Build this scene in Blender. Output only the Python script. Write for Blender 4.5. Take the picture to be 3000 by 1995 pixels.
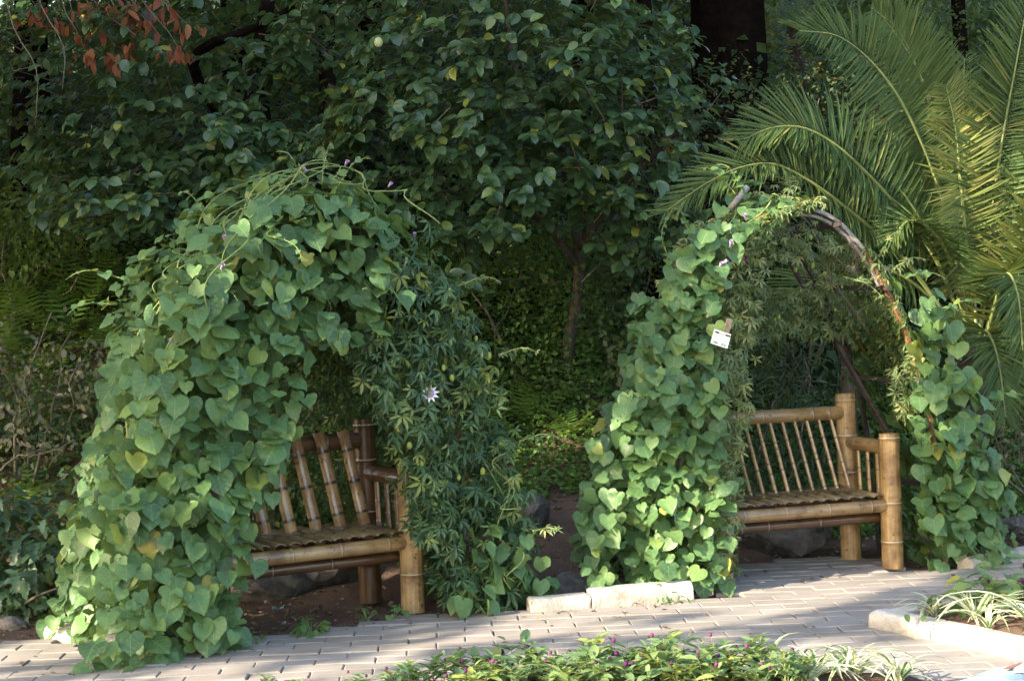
import bpy, math, random
import numpy as np
from mathutils import Vector, Matrix

sc = bpy.context.scene
for o in list(bpy.data.objects):
    bpy.data.objects.remove(o)
RNG = np.random.default_rng(11)
random.seed(5)
R = math.radians
PI = math.pi

# ------------------------------------------------------------------ camera
CAM = Vector((0, 0, 1.65))
cd = bpy.data.cameras.new('camera')
cd.sensor_width = 36.0
cd.lens = 60.0
cd.clip_start = 0.05
cd.clip_end = 1500
cam = bpy.data.objects.new('camera', cd)
sc.collection.objects.link(cam)
cam.matrix_world = Matrix.Translation(CAM) @ Matrix.Rotation(R(90 - 0.41), 4, 'X') @ Matrix.Rotation(R(-2.0), 4, 'Z')
sc.camera = cam

# ------------------------------------------------------------------ light
SUN_EL = R(24)
LH = np.array([0.80, 0.60])                       # the way sunlight travels over the ground
L = np.array([LH[0] * math.cos(SUN_EL), LH[1] * math.cos(SUN_EL), -math.sin(SUN_EL)])
world = bpy.data.worlds.new('World')
sc.world = world
world.use_nodes = True
wn = world.node_tree
wn.nodes.clear()
sky = wn.nodes.new('ShaderNodeTexSky')
sky.sky_type = 'NISHITA'
sky.sun_disc = False
sky.sun_elevation = SUN_EL
sky.sun_rotation = math.atan2(-LH[0], -LH[1])     # azimuth of the sun itself
sky.air_density = 1.0
sky.dust_density = 2.2
sky.ozone_density = 0.5
bg = wn.nodes.new('ShaderNodeBackground')
bg.inputs['Strength'].default_value = 0.15
wo = wn.nodes.new('ShaderNodeOutputWorld')
wn.links.new(sky.outputs[0], bg.inputs[0])
wn.links.new(bg.outputs[0], wo.inputs[0])
sd = bpy.data.lights.new('sun', 'SUN')
sd.energy = 3.6
sd.angle = R(0.53)
sd.color = (1.0, 0.86, 0.66)
sun = bpy.data.objects.new('sun', sd)
sc.collection.objects.link(sun)
sun.rotation_euler = Vector(L).to_track_quat('-Z', 'Y').to_euler()
sun.location = (-12, -6, 16)
sc.view_settings.view_transform = 'Standard'
sc.view_settings.look = 'None'
sc.view_settings.gamma = 1.0
sc.view_settings.use_curve_mapping = False
sc.view_settings.exposure = 2.2

# ------------------------------------------------------------------ helpers
COL = sc.collection


def nrm(a):
    a = np.asarray(a, float)
    return a / np.maximum(np.linalg.norm(a, axis=-1, keepdims=True), 1e-9)


def link(name, data, mat=None, parent=None, loc=(0, 0, 0)):
    o = bpy.data.objects.new(name, data)
    COL.objects.link(o)
    if mat is not None and data is not None and not data.materials:
        data.materials.append(mat)
    if parent is not None:
        o.parent = parent
    o.location = loc
    return o


def thing(name, label, cat, loc=(0, 0, 0), group=None):
    o = bpy.data.objects.new(name, None)
    COL.objects.link(o)
    o.empty_display_size = 0.1
    o.location = loc
    tag(o, label, cat, group)
    return o


def tag(o, label, cat, group=None):
    o['label'] = label
    o['category'] = cat
    if group:
        o['group'] = group
    return o


def struct(o):
    o['kind'] = 'structure'
    return o


class MB:
    """collects vertices and faces for ONE mesh, with per-vertex uv and a 'mark' value"""

    def __init__(s):
        s.v = []; s.f = []; s.uv = []; s.mk = []

    def add(s, verts, faces, uv=None, mk=None):
        b = len(s.v)
        s.v += [tuple(map(float, p)) for p in verts]
        s.uv += list(uv) if uv is not None else [(p[0], p[1]) for p in verts]
        s.mk += list(mk) if mk is not None else [0.0] * len(verts)
        s.f += [tuple(i + b for i in f) for f in faces]

    def mesh(s, name, smooth=True):
        me = bpy.data.meshes.new(name)
        me.from_pydata(s.v, [], s.f)
        uvl = me.uv_layers.new(name='UVMap')
        idx = np.empty(len(me.loops), np.int32)
        me.loops.foreach_get('vertex_index', idx)
        uvl.data.foreach_set('uv', np.asarray(s.uv, np.float32)[idx].ravel())
        a = me.attributes.new('mark', 'FLOAT', 'POINT')
        a.data.foreach_set('value', np.asarray(s.mk, np.float32))
        if smooth:
            me.polygons.foreach_set('use_smooth', np.ones(len(me.polygons), bool))
        me.update()
        return me

    def build(s, name, mat, parent=None, loc=(0, 0, 0), smooth=True):
        return link(name, s.mesh(name, smooth), mat, parent, loc)


def basis(d):
    d = nrm(d)
    up = np.array([0, 0, 1.0]) if abs(d[2]) < 0.9 else np.array([1.0, 0, 0])
    x = nrm(np.cross(up, d))
    return x, np.cross(d, x), d


def tube(mb, pts, rad, segs=8, cap=True, mk=None):
    pts = np.asarray(pts, float)
    n = len(pts)
    rad = np.broadcast_to(np.asarray(rad, float), (n,))
    vs = []; uv = []; mks = []
    ln = 0
    x = None
    for i in range(n):
        d = pts[min(i + 1, n - 1)] - pts[max(i - 1, 0)]
        if x is None:
            x, y, d = basis(d)
        else:
            d = nrm(d)
            x = nrm(x - d * np.dot(x, d))
            y = np.cross(d, x)
        if i:
            ln += np.linalg.norm(pts[i] - pts[i - 1])
        for k in range(segs + 1):
            a = 2 * PI * k / segs
            vs.append(pts[i] + rad[i] * (math.cos(a) * x + math.sin(a) * y))
            uv.append((k / segs, ln)); mks.append(0 if mk is None else mk[i])
    fs = []
    for i in range(n - 1):
        for k in range(segs):
            a = i * (segs + 1) + k
            fs.append((a, a + 1, a + segs + 2, a + segs + 1))
    if cap:
        fs.append(tuple(range(segs - 1, -1, -1)))
        fs.append(tuple((n - 1) * (segs + 1) + k for k in range(segs)))
    mb.add(vs, fs, uv, mks)


def catmull(pts, n):
    p = np.asarray(pts, float)
    p = np.vstack([2 * p[0] - p[1], p, 2 * p[-1] - p[-2]])
    out = []
    m = len(p) - 3
    for q in np.linspace(0, m - 1e-6, n):
        i = int(q); t = q - i
        a, b, c, d = p[i:i + 4]
        out.append(0.5 * (2 * b + (c - a) * t + (2 * a - 5 * b + 4 * c - d) * t * t + (3 * b - a - 3 * c + d) * t ** 3))
    return np.array(out)


def wob(p, a, s=1.0):
    """cheap smooth 3-d wobble"""
    p = np.asarray(p, float) * s
    return a * np.stack([np.sin(p[..., 1] * 1.7 + p[..., 2] * 2.3), np.sin(p[..., 2] * 1.9 + p[..., 0] * 2.1 + 1),
                         np.sin(p[..., 0] * 2.2 + p[..., 1] * 1.3 + 2)], -1)


def sstep(a, b, x):
    t = np.clip((x - a) / (b - a), 0, 1)
    return t * t * (3 - 2 * t)


def ground_z(x, y):
    x = np.asarray(x, float); y = np.asarray(y, float)
    zl = 0.62 * np.maximum(0, y - 10.9) - 0.25 * np.maximum(0, y - 15)
    zc = 0.22 * np.maximum(0, y - 10.4) + 0.33 * np.maximum(0, y - 12.5)
    zr = 0.16 * np.maximum(0, y - 11.8) + 0.38 * np.maximum(0, y - 14.6)
    wl = 1 - sstep(-2.3, -0.9, x)
    wr = sstep(0.55, 1.12, x)
    z = zl * wl + zc * (1 - wl - wr) + zr * wr
    z = np.where(z > 7, 7 + (z - 7) * 0.05, z)
    bump = 0.03 * np.sin(x * 3.1 + y * 1.3) + 0.025 * np.sin(x * 1.7 - y * 4.1 + 1) + 0.015 * np.sin(x * 9 + y * 7)
    off = sstep(10.4, 11.2, y + 0.0) * (1 - sstep(0.7, 1.05, x)) + sstep(11.7, 12.4, y) * sstep(0.7, 1.05, x)
    off = np.maximum(off, sstep(3.2, 5, -x) * sstep(9.6, 10.4, y))
    return z + bump * np.clip(off, 0, 1)


# ------------------------------------------------------------------ materials
class NT:
    def __init__(s, name):
        s.m = bpy.data.materials.new(name)
        s.m.use_nodes = True
        s.t = s.m.node_tree
        s.t.nodes.clear()
        s.out = s.n('ShaderNodeOutputMaterial')

    def n(s, ty, **kw):
        nd = s.t.nodes.new(ty)
        for k, v in kw.items():
            if k == 'ins':
                for i, val in v.items():
                    if isinstance(val, bpy.types.NodeSocket):
                        s.t.links.new(val, nd.inputs[i])
                    else:
                        nd.inputs[i].default_value = val
            else:
                setattr(nd, k, v)
        return nd

    def math(s, op, a, b=None, clamp=False):
        nd = s.n('ShaderNodeMath', operation=op, use_clamp=clamp)
        for i, v in enumerate((a, b)):
            if v is None:
                continue
            if isinstance(v, bpy.types.NodeSocket):
                s.t.links.new(v, nd.inputs[i])
            else:
                nd.inputs[i].default_value = v
        return nd.outputs[0]

    def ramp(s, fac, stops):
        nd = s.n('ShaderNodeValToRGB')
        cr = nd.color_ramp
        while len(cr.elements) < len(stops):
            cr.elements.new(0.5)
        for e, (p, c) in zip(cr.elements, stops):
            e.position = p
            e.color = (*c, 1) if len(c) == 3 else c
        s.t.links.new(fac, nd.inputs[0])
        return nd.outputs[0]

    def mix(s, fac, a, b, blend='MIX'):
        nd = s.n('ShaderNodeMix', data_type='RGBA', blend_type=blend)
        for i, v in ((0, fac), (6, a), (7, b)):
            if isinstance(v, bpy.types.NodeSocket):
                s.t.links.new(v, nd.inputs[i])
            else:
                nd.inputs[i].default_value = v if i == 0 else (*v, 1)
        return nd.outputs[2]

    def noise(s, vec, scale, detail=3, rough=0.55):
        nd = s.n('ShaderNodeTexNoise')
        nd.inputs['Scale'].default_value = scale
        nd.inputs['Detail'].default_value = detail
        nd.inputs['Roughness'].default_value = rough
        if vec is not None:
            s.t.links.new(vec, nd.inputs['Vector'])
        return nd.outputs[0]

    def coord(s, which='Object'):
        return s.n('ShaderNodeTexCoord').outputs[which]

    def pos(s):
        return s.n('ShaderNodeNewGeometry').outputs['Position']

    def bump(s, h, strength=0.3, dist=0.01):
        nd = s.n('ShaderNodeBump')
        nd.inputs['Strength'].default_value = strength
        nd.inputs['Distance'].default_value = dist
        s.t.links.new(h, nd.inputs['Height'])
        return nd.outputs[0]

    def finish(s, col, rough=0.6, spec=0.4, normal=None, coat=0.0, trans=0.0, tcol=None, metal=0.0):
        p = s.n('ShaderNodeBsdfPrincipled')
        for key, v in (('Base Color', col), ('Roughness', rough), ('Specular IOR Level', spec), ('Coat Weight', coat), ('Metallic', metal)):
            if isinstance(v, bpy.types.NodeSocket):
                s.t.links.new(v, p.inputs[key])
            elif key == 'Base Color':
                p.inputs[key].default_value = (*v, 1)
            else:
                p.inputs[key].default_value = v
        if coat:
            p.inputs['Coat Roughness'].default_value = 0.09
        if normal is not None:
            s.t.links.new(normal, p.inputs['Normal'])
        sh = p.outputs[0]
        if trans:
            tb = s.n('ShaderNodeBsdfTranslucent')
            if isinstance(tcol, bpy.types.NodeSocket):
                s.t.links.new(tcol, tb.inputs[0])
            mx = s.n('ShaderNodeMixShader')
            mx.inputs[0].default_value = trans
            s.t.links.new(sh, mx.inputs[1])
            s.t.links.new(tb.outputs[0], mx.inputs[2])
            sh = mx.outputs[0]
        s.t.links.new(sh, s.out.inputs['Surface'])
        return s.m


def leaf_mat(name, stops, trans=0.3, rough=0.48, spec=0.35, veins=False, warm=(0.55, 0.62, 0.10)):
    t = NT(name)
    at = t.n('ShaderNodeAttribute', attribute_name='var')
    oi = t.n('ShaderNodeObjectInfo')
    v = t.math('FRACT', t.math('ADD', at.outputs['Fac'], oi.outputs['Random']))
    col = t.ramp(v, stops)
    nz = t.noise(t.pos(), 9.0, 2)
    col = t.mix(t.math('MULTIPLY', nz, 0.45), col, (0.02, 0.045, 0.012))
    if veins:
        uv = t.n('ShaderNodeUVMap', uv_map='UVMap')
        sp = t.n('ShaderNodeSeparateXYZ')
        t.t.links.new(uv.outputs[0], sp.inputs[0])
        ax = t.math('ABSOLUTE', sp.outputs[0])
        mid = t.math('LESS_THAN', ax, 0.014)
        q = t.math('SUBTRACT', sp.outputs[1], t.math('MULTIPLY', ax, 0.75))
        side = t.math('LESS_THAN', t.math('ABSOLUTE', t.math('SUBTRACT', t.math('FRACT', t.math('MULTIPLY', q, 5.2)), 0.5)), 0.055)
        vv = t.math('MAXIMUM', mid, t.math('MULTIPLY', side, 0.55))
        col = t.mix(t.math('MULTIPLY', vv, 0.55), col, (0.27, 0.38, 0.14))
        n2 = t.noise(t.pos(), 45.0, 2)
        col = t.mix(t.math('MULTIPLY', t.math('SUBTRACT', n2, 0.50, True), 2.0), col, (0.26, 0.31, 0.12))
    hs = t.n('ShaderNodeMix', data_type='RGBA', blend_type='MIX')
    hs.inputs[0].default_value = 0.5
    t.t.links.new(col, hs.inputs[6])
    hs.inputs[7].default_value = (*warm, 1)
    bmp = t.bump(t.noise(t.pos(), 60, 2), 0.25, 0.004)
    return t.finish(col, rough, spec, normal=bmp, trans=trans, tcol=hs.outputs[2])


def simple_mat(name, c1, c2, scale=8, rough=0.8, spec=0.3, bump=0.3, dist=0.01, coat=0, vec='pos', detail=5, metal=0.0):
    t = NT(name)
    vv = t.pos() if vec == 'pos' else t.coord(vec)
    n = t.noise(vv, scale, detail, 0.6)
    col = t.ramp(n, [(0.3, c1), (0.7, c2)])
    return t.finish(col, rough, spec, normal=t.bump(n, bump, dist), coat=coat, metal=metal)


M = {}
M['heart'] = leaf_mat('heart_leaf', [(0, (0.055, 0.14, 0.06)), (0.45, (0.092, 0.205, 0.078)), (0.88, (0.135, 0.255, 0.085)), (0.965, (0.20, 0.31, 0.08)), (0.99, (0.34, 0.38, 0.07)), (1, (0.30, 0.24, 0.06))], 0.25, 0.44, 0.38, True)
M['passion'] = leaf_mat('passion_leaf', [(0, (0.032, 0.08, 0.04)), (0.5, (0.062, 0.13, 0.055)), (0.85, (0.13, 0.22, 0.075)), (1, (0.30, 0.34, 0.08))], 0.2, 0.42, 0.4)
M['passion_dry'] = leaf_mat('passion_pale_leaf', [(0, (0.10, 0.17, 0.07)), (0.5, (0.18, 0.245, 0.10)), (0.85, (0.28, 0.32, 0.13)), (1, (0.40, 0.40, 0.16))], 0.28, 0.45, 0.4)
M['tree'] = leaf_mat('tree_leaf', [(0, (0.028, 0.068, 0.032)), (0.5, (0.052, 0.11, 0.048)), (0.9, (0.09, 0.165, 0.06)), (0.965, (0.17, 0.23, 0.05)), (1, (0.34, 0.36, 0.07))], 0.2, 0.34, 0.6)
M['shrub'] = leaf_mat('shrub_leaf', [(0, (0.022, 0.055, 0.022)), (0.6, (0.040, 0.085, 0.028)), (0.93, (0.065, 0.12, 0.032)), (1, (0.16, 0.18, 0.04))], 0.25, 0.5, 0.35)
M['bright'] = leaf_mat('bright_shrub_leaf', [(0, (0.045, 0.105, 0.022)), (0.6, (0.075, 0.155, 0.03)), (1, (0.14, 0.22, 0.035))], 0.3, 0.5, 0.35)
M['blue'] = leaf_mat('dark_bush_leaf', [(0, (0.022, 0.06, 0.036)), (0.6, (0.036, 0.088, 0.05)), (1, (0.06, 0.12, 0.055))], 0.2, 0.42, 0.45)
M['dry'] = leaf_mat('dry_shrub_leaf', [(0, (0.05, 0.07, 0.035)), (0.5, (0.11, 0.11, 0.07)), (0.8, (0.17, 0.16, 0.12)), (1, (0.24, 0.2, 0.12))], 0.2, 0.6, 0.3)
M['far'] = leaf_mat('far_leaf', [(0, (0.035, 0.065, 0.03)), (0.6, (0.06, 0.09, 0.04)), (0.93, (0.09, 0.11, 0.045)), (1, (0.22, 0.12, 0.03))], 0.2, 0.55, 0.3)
M['gold'] = leaf_mat('sunny_tree_leaf', [(0, (0.12, 0.15, 0.04)), (0.6, (0.22, 0.24, 0.07)), (1, (0.42, 0.3, 0.1))], 0.3, 0.5, 0.3)
M['red'] = leaf_mat('red_leaf', [(0, (0.20, 0.045, 0.03)), (0.5, (0.28, 0.075, 0.04)), (1, (0.36, 0.15, 0.06))], 0.3, 0.5, 0.3, warm=(0.6, 0.2, 0.08))
M['fern'] = leaf_mat('fern_leaf', [(0, (0.06, 0.15, 0.025)), (0.6, (0.12, 0.24, 0.04)), (1, (0.20, 0.33, 0.06))], 0.3, 0.55, 0.3)
M['palm'] = leaf_mat('palm_leaflet', [(0, (0.07, 0.13, 0.045)), (0.6, (0.105, 0.175, 0.058)), (0.92, (0.15, 0.215, 0.07)), (1, (0.32, 0.31, 0.10))], 0.28, 0.55, 0.25)
M['palm_dry'] = leaf_mat('palm_dry_leaflet', [(0, (0.15, 0.20, 0.05)), (0.6, (0.22, 0.26, 0.06)), (1, (0.32, 0.30, 0.09))], 0.25, 0.5, 0.4)
M['cover'] = leaf_mat('ground_cover_leaf', [(0, (0.05, 0.12, 0.035)), (0.6, (0.085, 0.18, 0.045)), (1, (0.14, 0.25, 0.055))], 0.25, 0.5, 0.3)
M['grass'] = leaf_mat('grass_leaf', [(0, (0.08, 0.19, 0.045)), (0.6, (0.13, 0.27, 0.06)), (1, (0.20, 0.34, 0.08))], 0.3, 0.55, 0.25)
M['amaranth'] = leaf_mat('amaranth_leaf', [(0, (0.13, 0.23, 0.11)), (0.5, (0.20, 0.32, 0.15)), (0.9, (0.28, 0.39, 0.14)), (1, (0.45, 0.45, 0.12))], 0.3, 0.5, 0.35)
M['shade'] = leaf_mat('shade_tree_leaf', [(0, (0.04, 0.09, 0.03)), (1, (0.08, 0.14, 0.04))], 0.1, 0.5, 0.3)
M['litter'] = leaf_mat('fallen_leaf', [(0, (0.13, 0.085, 0.045)), (0.5, (0.24, 0.17, 0.09)), (1, (0.5, 0.44, 0.3))], 0.1, 0.7, 0.2, warm=(0.5, 0.35, 0.15))


def variegated():
    t = NT('variegated_blade')
    uv = t.n('ShaderNodeUVMap', uv_map='UVMap')
    sp = t.n('ShaderNodeSeparateXYZ')
    t.t.links.new(uv.outputs[0], sp.inputs[0])
    ax = t.math('ABSOLUTE', sp.outputs[0])
    oi = t.n('ShaderNodeObjectInfo')
    f = t.math('GREATER_THAN', ax, t.math('MULTIPLY', oi.outputs['Random'], 0.30))
    col = t.mix(f, (0.13, 0.25, 0.07), (0.66, 0.68, 0.46))
    return t.finish(col, 0.45, 0.35, trans=0.25, tcol=col)


M['blade'] = variegated()


def bamboo(name, base, dark, pale, coat=0.7):
    t = NT(name)
    uv = t.n('ShaderNodeUVMap', uv_map='UVMap')
    oi = t.n('ShaderNodeObjectInfo')
    mp = t.n('ShaderNodeMapping')
    t.t.links.new(uv.outputs[0], mp.inputs[0])
    mp.inputs['Scale'].default_value = (26, 3.0, 1)
    cb = t.n('ShaderNodeCombineXYZ')
    t.t.links.new(t.math('MULTIPLY', oi.outputs['Random'], 37), cb.inputs[1])
    t.t.links.new(cb.outputs[0], mp.inputs['Location'])
    streak = t.noise(mp.outputs[0], 1.0, 4)
    blot = t.noise(t.pos(), 7.0, 4, 0.65)
    spot = t.noise(t.pos(), 26.0, 3, 0.6)
    col = t.ramp(streak, [(0.25, tuple(c * 0.62 for c in base)), (0.55, base), (0.8, pale)])
    col = t.mix(t.ramp(blot, [(0.46, (0, 0, 0)), (0.70, (1, 1, 1))]), col, dark)
    col = t.mix(t.ramp(spot, [(0.61, (0, 0, 0)), (0.70, (0.85, 0.85, 0.85))]), col, (0.035, 0.014, 0.006))
    fine = t.noise(mp.outputs[0], 5.0, 3)
    col = t.mix(t.ramp(fine, [(0.5, (0, 0, 0)), (0.75, (0.5, 0.5, 0.5))]), col, tuple(c * 0.5 for c in base))
    mk = t.n('ShaderNodeAttribute', attribute_name='mark').outputs['Fac']
    pos = t.math('MAXIMUM', mk, 0.0)
    neg = t.math('MAXIMUM', t.math('MULTIPLY', mk, -1.0), 0.0)
    col = t.mix(pos, col, (0.62, 0.50, 0.30))
    col = t.mix(neg, col, (0.012, 0.007, 0.004))
    hv = t.noise(t.coord('Object'), 3.5, 5, 0.7)
    col = t.mix(t.ramp(hv, [(0.45, (0, 0, 0)), (0.72, (0.6, 0.6, 0.6))]), col, tuple(c * 0.4 for c in base))
    tv = t.n('ShaderNodeHueSaturation')
    t.t.links.new(t.math('ADD', t.math('MULTIPLY', oi.outputs['Random'], 0.5), 0.75), tv.inputs['Value'])
    tv.inputs['Saturation'].default_value = 0.92
    t.t.links.new(col, tv.inputs['Color'])
    col = tv.outputs[0]
    return t.finish(col, 0.38, 0.45, normal=t.bump(streak, 0.12, 0.003), coat=coat)


M['bamboo'] = bamboo('varnished_bamboo', (0.46, 0.275, 0.09), (0.17, 0.075, 0.022), (0.60, 0.43, 0.19))
M['bamboo_dark_shaded'] = bamboo('dark_shaded_bamboo', (0.15, 0.066, 0.02), (0.06, 0.023, 0.008), (0.23, 0.12, 0.045), 0.8)  # dark varnished bamboo, deepened further to paint in the arbour's shade
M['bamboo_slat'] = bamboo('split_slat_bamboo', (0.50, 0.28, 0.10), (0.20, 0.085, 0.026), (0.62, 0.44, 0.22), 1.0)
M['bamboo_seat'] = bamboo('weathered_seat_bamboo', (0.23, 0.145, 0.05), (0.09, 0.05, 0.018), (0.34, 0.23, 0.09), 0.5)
M['hollow'] = simple_mat('hollow_bamboo_end', (0.02, 0.011, 0.006), (0.06, 0.03, 0.012), 30, 0.9)
M['strip_grey'] = simple_mat('weathered_grey_wood', (0.13, 0.12, 0.115), (0.34, 0.32, 0.30), 22, 0.75, 0.3, 0.5)
M['strip_dark'] = simple_mat('dark_old_wood', (0.025, 0.02, 0.018), (0.085, 0.065, 0.055), 20, 0.8, 0.3, 0.5)
M['strip_rust'] = simple_mat('reddish_wood', (0.13, 0.07, 0.04), (0.27, 0.14, 0.075), 16, 0.65, 0.3, 0.4)
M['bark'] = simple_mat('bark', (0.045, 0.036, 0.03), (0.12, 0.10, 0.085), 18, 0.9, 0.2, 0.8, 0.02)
M['bark_shaded'] = simple_mat('shade_darkened_bark', (0.006, 0.005, 0.004), (0.016, 0.012, 0.010), 9, 0.97, 0.03, 0.8, 0.03)  # bark painted near black to stand in for deep shade
M['twig'] = simple_mat('twig', (0.09, 0.07, 0.05), (0.2, 0.17, 0.13), 30, 0.85)
M['stem'] = simple_mat('green_stem', (0.12, 0.17, 0.05), (0.26, 0.32, 0.12), 25, 0.6)
M['rachis'] = simple_mat('palm_rachis', (0.14, 0.2, 0.06), (0.30, 0.32, 0.11), 12, 0.5)
M['rock'] = simple_mat('rock', (0.055, 0.05, 0.045), (0.19, 0.175, 0.16), 9, 0.95, 0.12, 1.0, 0.04)
M['purple'] = simple_mat('purple_flower', (0.04, 0.006, 0.052), (0.10, 0.013, 0.092), 90, 0.8)
M['magenta'] = simple_mat('magenta_flower', (0.12, 0.018, 0.09), (0.19, 0.035, 0.14), 90, 0.8)
M['lilac'] = simple_mat('lilac_flower', (0.30, 0.18, 0.42), (0.5, 0.38, 0.6), 60, 0.7)
M['white_petal'] = simple_mat('white_petal', (0.75, 0.76, 0.74), (0.85, 0.86, 0.84), 30, 0.6)
M['fruit'] = simple_mat('pale_green_fruit', (0.34, 0.42, 0.19), (0.46, 0.52, 0.27), 30, 0.5)
M['bud'] = simple_mat('lime_bud', (0.22, 0.30, 0.05), (0.34, 0.40, 0.10), 40, 0.5)
M['white_card'] = simple_mat('white_plastic', (0.74, 0.75, 0.74), (0.8, 0.81, 0.8), 8, 0.4)
M['black_print'] = simple_mat('black_print', (0.02, 0.022, 0.025), (0.035, 0.037, 0.04), 20, 0.5)
M['grey_print'] = simple_mat('grey_print', (0.35, 0.37, 0.37), (0.45, 0.47, 0.47), 20, 0.5)
M['paper'] = simple_mat('pale_blue_paper', (0.30, 0.42, 0.46), (0.52, 0.62, 0.64), 4, 0.6)
M['paper_white'] = simple_mat('white_paper', (0.62, 0.68, 0.70), (0.75, 0.78, 0.78), 4, 0.6)
M['paper_red'] = simple_mat('brown_paper_stripe', (0.25, 0.13, 0.10), (0.32, 0.18, 0.14), 9, 0.6)
M['wrapper'] = simple_mat('blue_wrapper', (0.10, 0.34, 0.42), (0.35, 0.6, 0.65), 40, 0.3)


def soil_mat():
    t = NT('soil')
    p = t.pos()
    n = t.noise(p, 2.2, 6, 0.65)
    n2 = t.noise(p, 35, 4, 0.7)
    col = t.ramp(n, [(0.3, (0.085, 0.056, 0.041)), (0.6, (0.175, 0.115, 0.086)), (0.8, (0.25, 0.175, 0.135))])
    col = t.mix(t.ramp(n2, [(0.55, (0, 0, 0)), (0.75, (0.7, 0.7, 0.7))]), col, (0.17, 0.13, 0.10))
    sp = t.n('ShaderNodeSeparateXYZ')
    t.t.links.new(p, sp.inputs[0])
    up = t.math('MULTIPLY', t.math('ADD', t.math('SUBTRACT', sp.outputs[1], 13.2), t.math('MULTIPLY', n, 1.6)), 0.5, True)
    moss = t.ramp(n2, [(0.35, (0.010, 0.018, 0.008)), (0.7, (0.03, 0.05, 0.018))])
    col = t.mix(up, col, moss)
    return t.finish(col, 0.95, 0.1, normal=t.bump(n2, 0.9, 0.03))


def paver_mat():
    t = NT('concrete_paver')
    p = t.pos()
    oi = t.n('ShaderNodeObjectInfo')
    at = t.n('ShaderNodeAttribute', attribute_name='var')
    v = t.math('FRACT', t.math('ADD', at.outputs['Fac'], oi.outputs['Random']))
    col = t.ramp(v, [(0, (0.28, 0.252, 0.225)), (0.35, (0.33, 0.288, 0.252)), (0.7, (0.32, 0.295, 0.27)), (1, (0.365, 0.318, 0.278))])
    n = t.noise(p, 3.0, 5, 0.6)
    n2 = t.noise(p, 120, 3, 0.6)
    col = t.mix(t.ramp(n, [(0.42, (0, 0, 0)), (0.72, (0.8, 0.8, 0.8))]), col, (0.225, 0.20, 0.172))
    n3 = t.noise(p, 14.0, 4, 0.7)
    col = t.mix(t.ramp(n3, [(0.60, (0, 0, 0)), (0.72, (0.6, 0.6, 0.6))]), col, (0.17, 0.155, 0.125))
    col = t.mix(t.ramp(n2, [(0.58, (0, 0, 0)), (0.7, (0.5, 0.5, 0.5))]), col, (0.20, 0.18, 0.16))
    return t.finish(col, 0.85, 0.25, normal=t.bump(n2, 0.35, 0.004))


def kerb_mat():
    t = NT('whitewashed_kerb')
    p = t.pos()
    n = t.noise(p, 5.5, 6, 0.65)
    n2 = t.noise(p, 60, 4, 0.6)
    col = t.ramp(n, [(0.30, (0.28, 0.24, 0.19)), (0.44, (0.47, 0.43, 0.37)), (0.56, (0.58, 0.55, 0.49)), (0.75, (0.66, 0.63, 0.57))])
    sp = t.n('ShaderNodeSeparateXYZ')
    t.t.links.new(p, sp.inputs[0])
    splash = t.math('MULTIPLY', t.math('SUBTRACT', 1.0, t.math('MULTIPLY', sp.outputs[2], 9.5), True), t.math('ADD', n, 0.35), True)
    col = t.mix(splash, col, (0.30, 0.25, 0.19))
    col = t.mix(t.ramp(n2, [(0.6, (0, 0, 0)), (0.75, (0.6, 0.6, 0.6))]), col, (0.33, 0.30, 0.26))
    return t.finish(col, 0.85, 0.2, normal=t.bump(t.math('ADD', n2, t.math('MULTIPLY', n, 1.5)), 0.7, 0.012))


M['soil'] = soil_mat()
M['paver'] = paver_mat()
M['kerb'] = kerb_mat()
M['sand'] = simple_mat('joint_sand', (0.085, 0.072, 0.06), (0.16, 0.135, 0.115), 40, 0.95)

# ------------------------------------------------------------------ leaf templates (base at origin, tip +Y, face +Z)
def tm(v, f):
    return np.array(v, float), [tuple(q) for q in f]


def heart_t(fold=0.2, droop=0.25, wave=0.04, ph=0.0, bite=()):
    mid = [(0, 0), (0, 0.2), (0, 0.43), (0, 0.65), (0, 0.90)]
    rt = [(0.12, -0.13), (0.31, -0.17), (0.48, -0.07), (0.545, 0.15), (0.50, 0.38), (0.345, 0.60), (0.13, 0.77)]
    v = mid + rt + [(-x, y) for x, y in rt]
    for i_, k_ in bite:
        v[i_] = (v[i_][0] * k_, v[i_][1])
    z = [fold * abs(x) * 0.9 + 0.10 * math.hypot(x, y) - droop * (y * y) * 0.7 - (0.12 * x * x if x else 0) + wave * math.sin(7 * y + 9 * x + ph) * (abs(x) > 0.05) for x, y in v]
    v = [(x, y, zz) for (x, y), zz in zip(v, z)]
    fr = [(0, 5, 6), (0, 6, 1), (1, 6, 7), (1, 7, 8), (1, 8, 2), (2, 8, 9), (2, 9, 3), (3, 9, 10), (3, 10, 11), (3, 11, 4)]
    fl = [tuple((i + 7 if i > 4 else i) for i in f)[::-1] for f in fr]
    return tm(v, fr + fl)


def oval_t(w=0.3, fold=0.25, droop=0.25, tip=0.75):
    mid = [(0, 0), (0, 0.33), (0, 0.68), (0, 1.0)]
    rt = [(w * 0.75, 0.2), (w, 0.47), (w * tip, 0.76)]
    v = mid + rt + [(-x, y) for x, y in rt]
    v = [(x, y, fold * abs(x) - droop * y * y) for x, y in v]
    fr = [(0, 4, 1), (1, 4, 5), (1, 5, 2), (2, 5, 6), (2, 6, 3)]
    fl = [tuple((i + 3 if i > 3 else i) for i in f)[::-1] for f in fr]
    return tm(v, fr + fl)


def quad_t(w=0.3, fold=0.15, droop=0.15):
    v = [(0, 0, 0), (w, 0.45, fold * w), (0, 1, -droop), (-w, 0.45, fold * w)]
    return tm(v, [(0, 1, 2), (0, 2, 3)])


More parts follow.
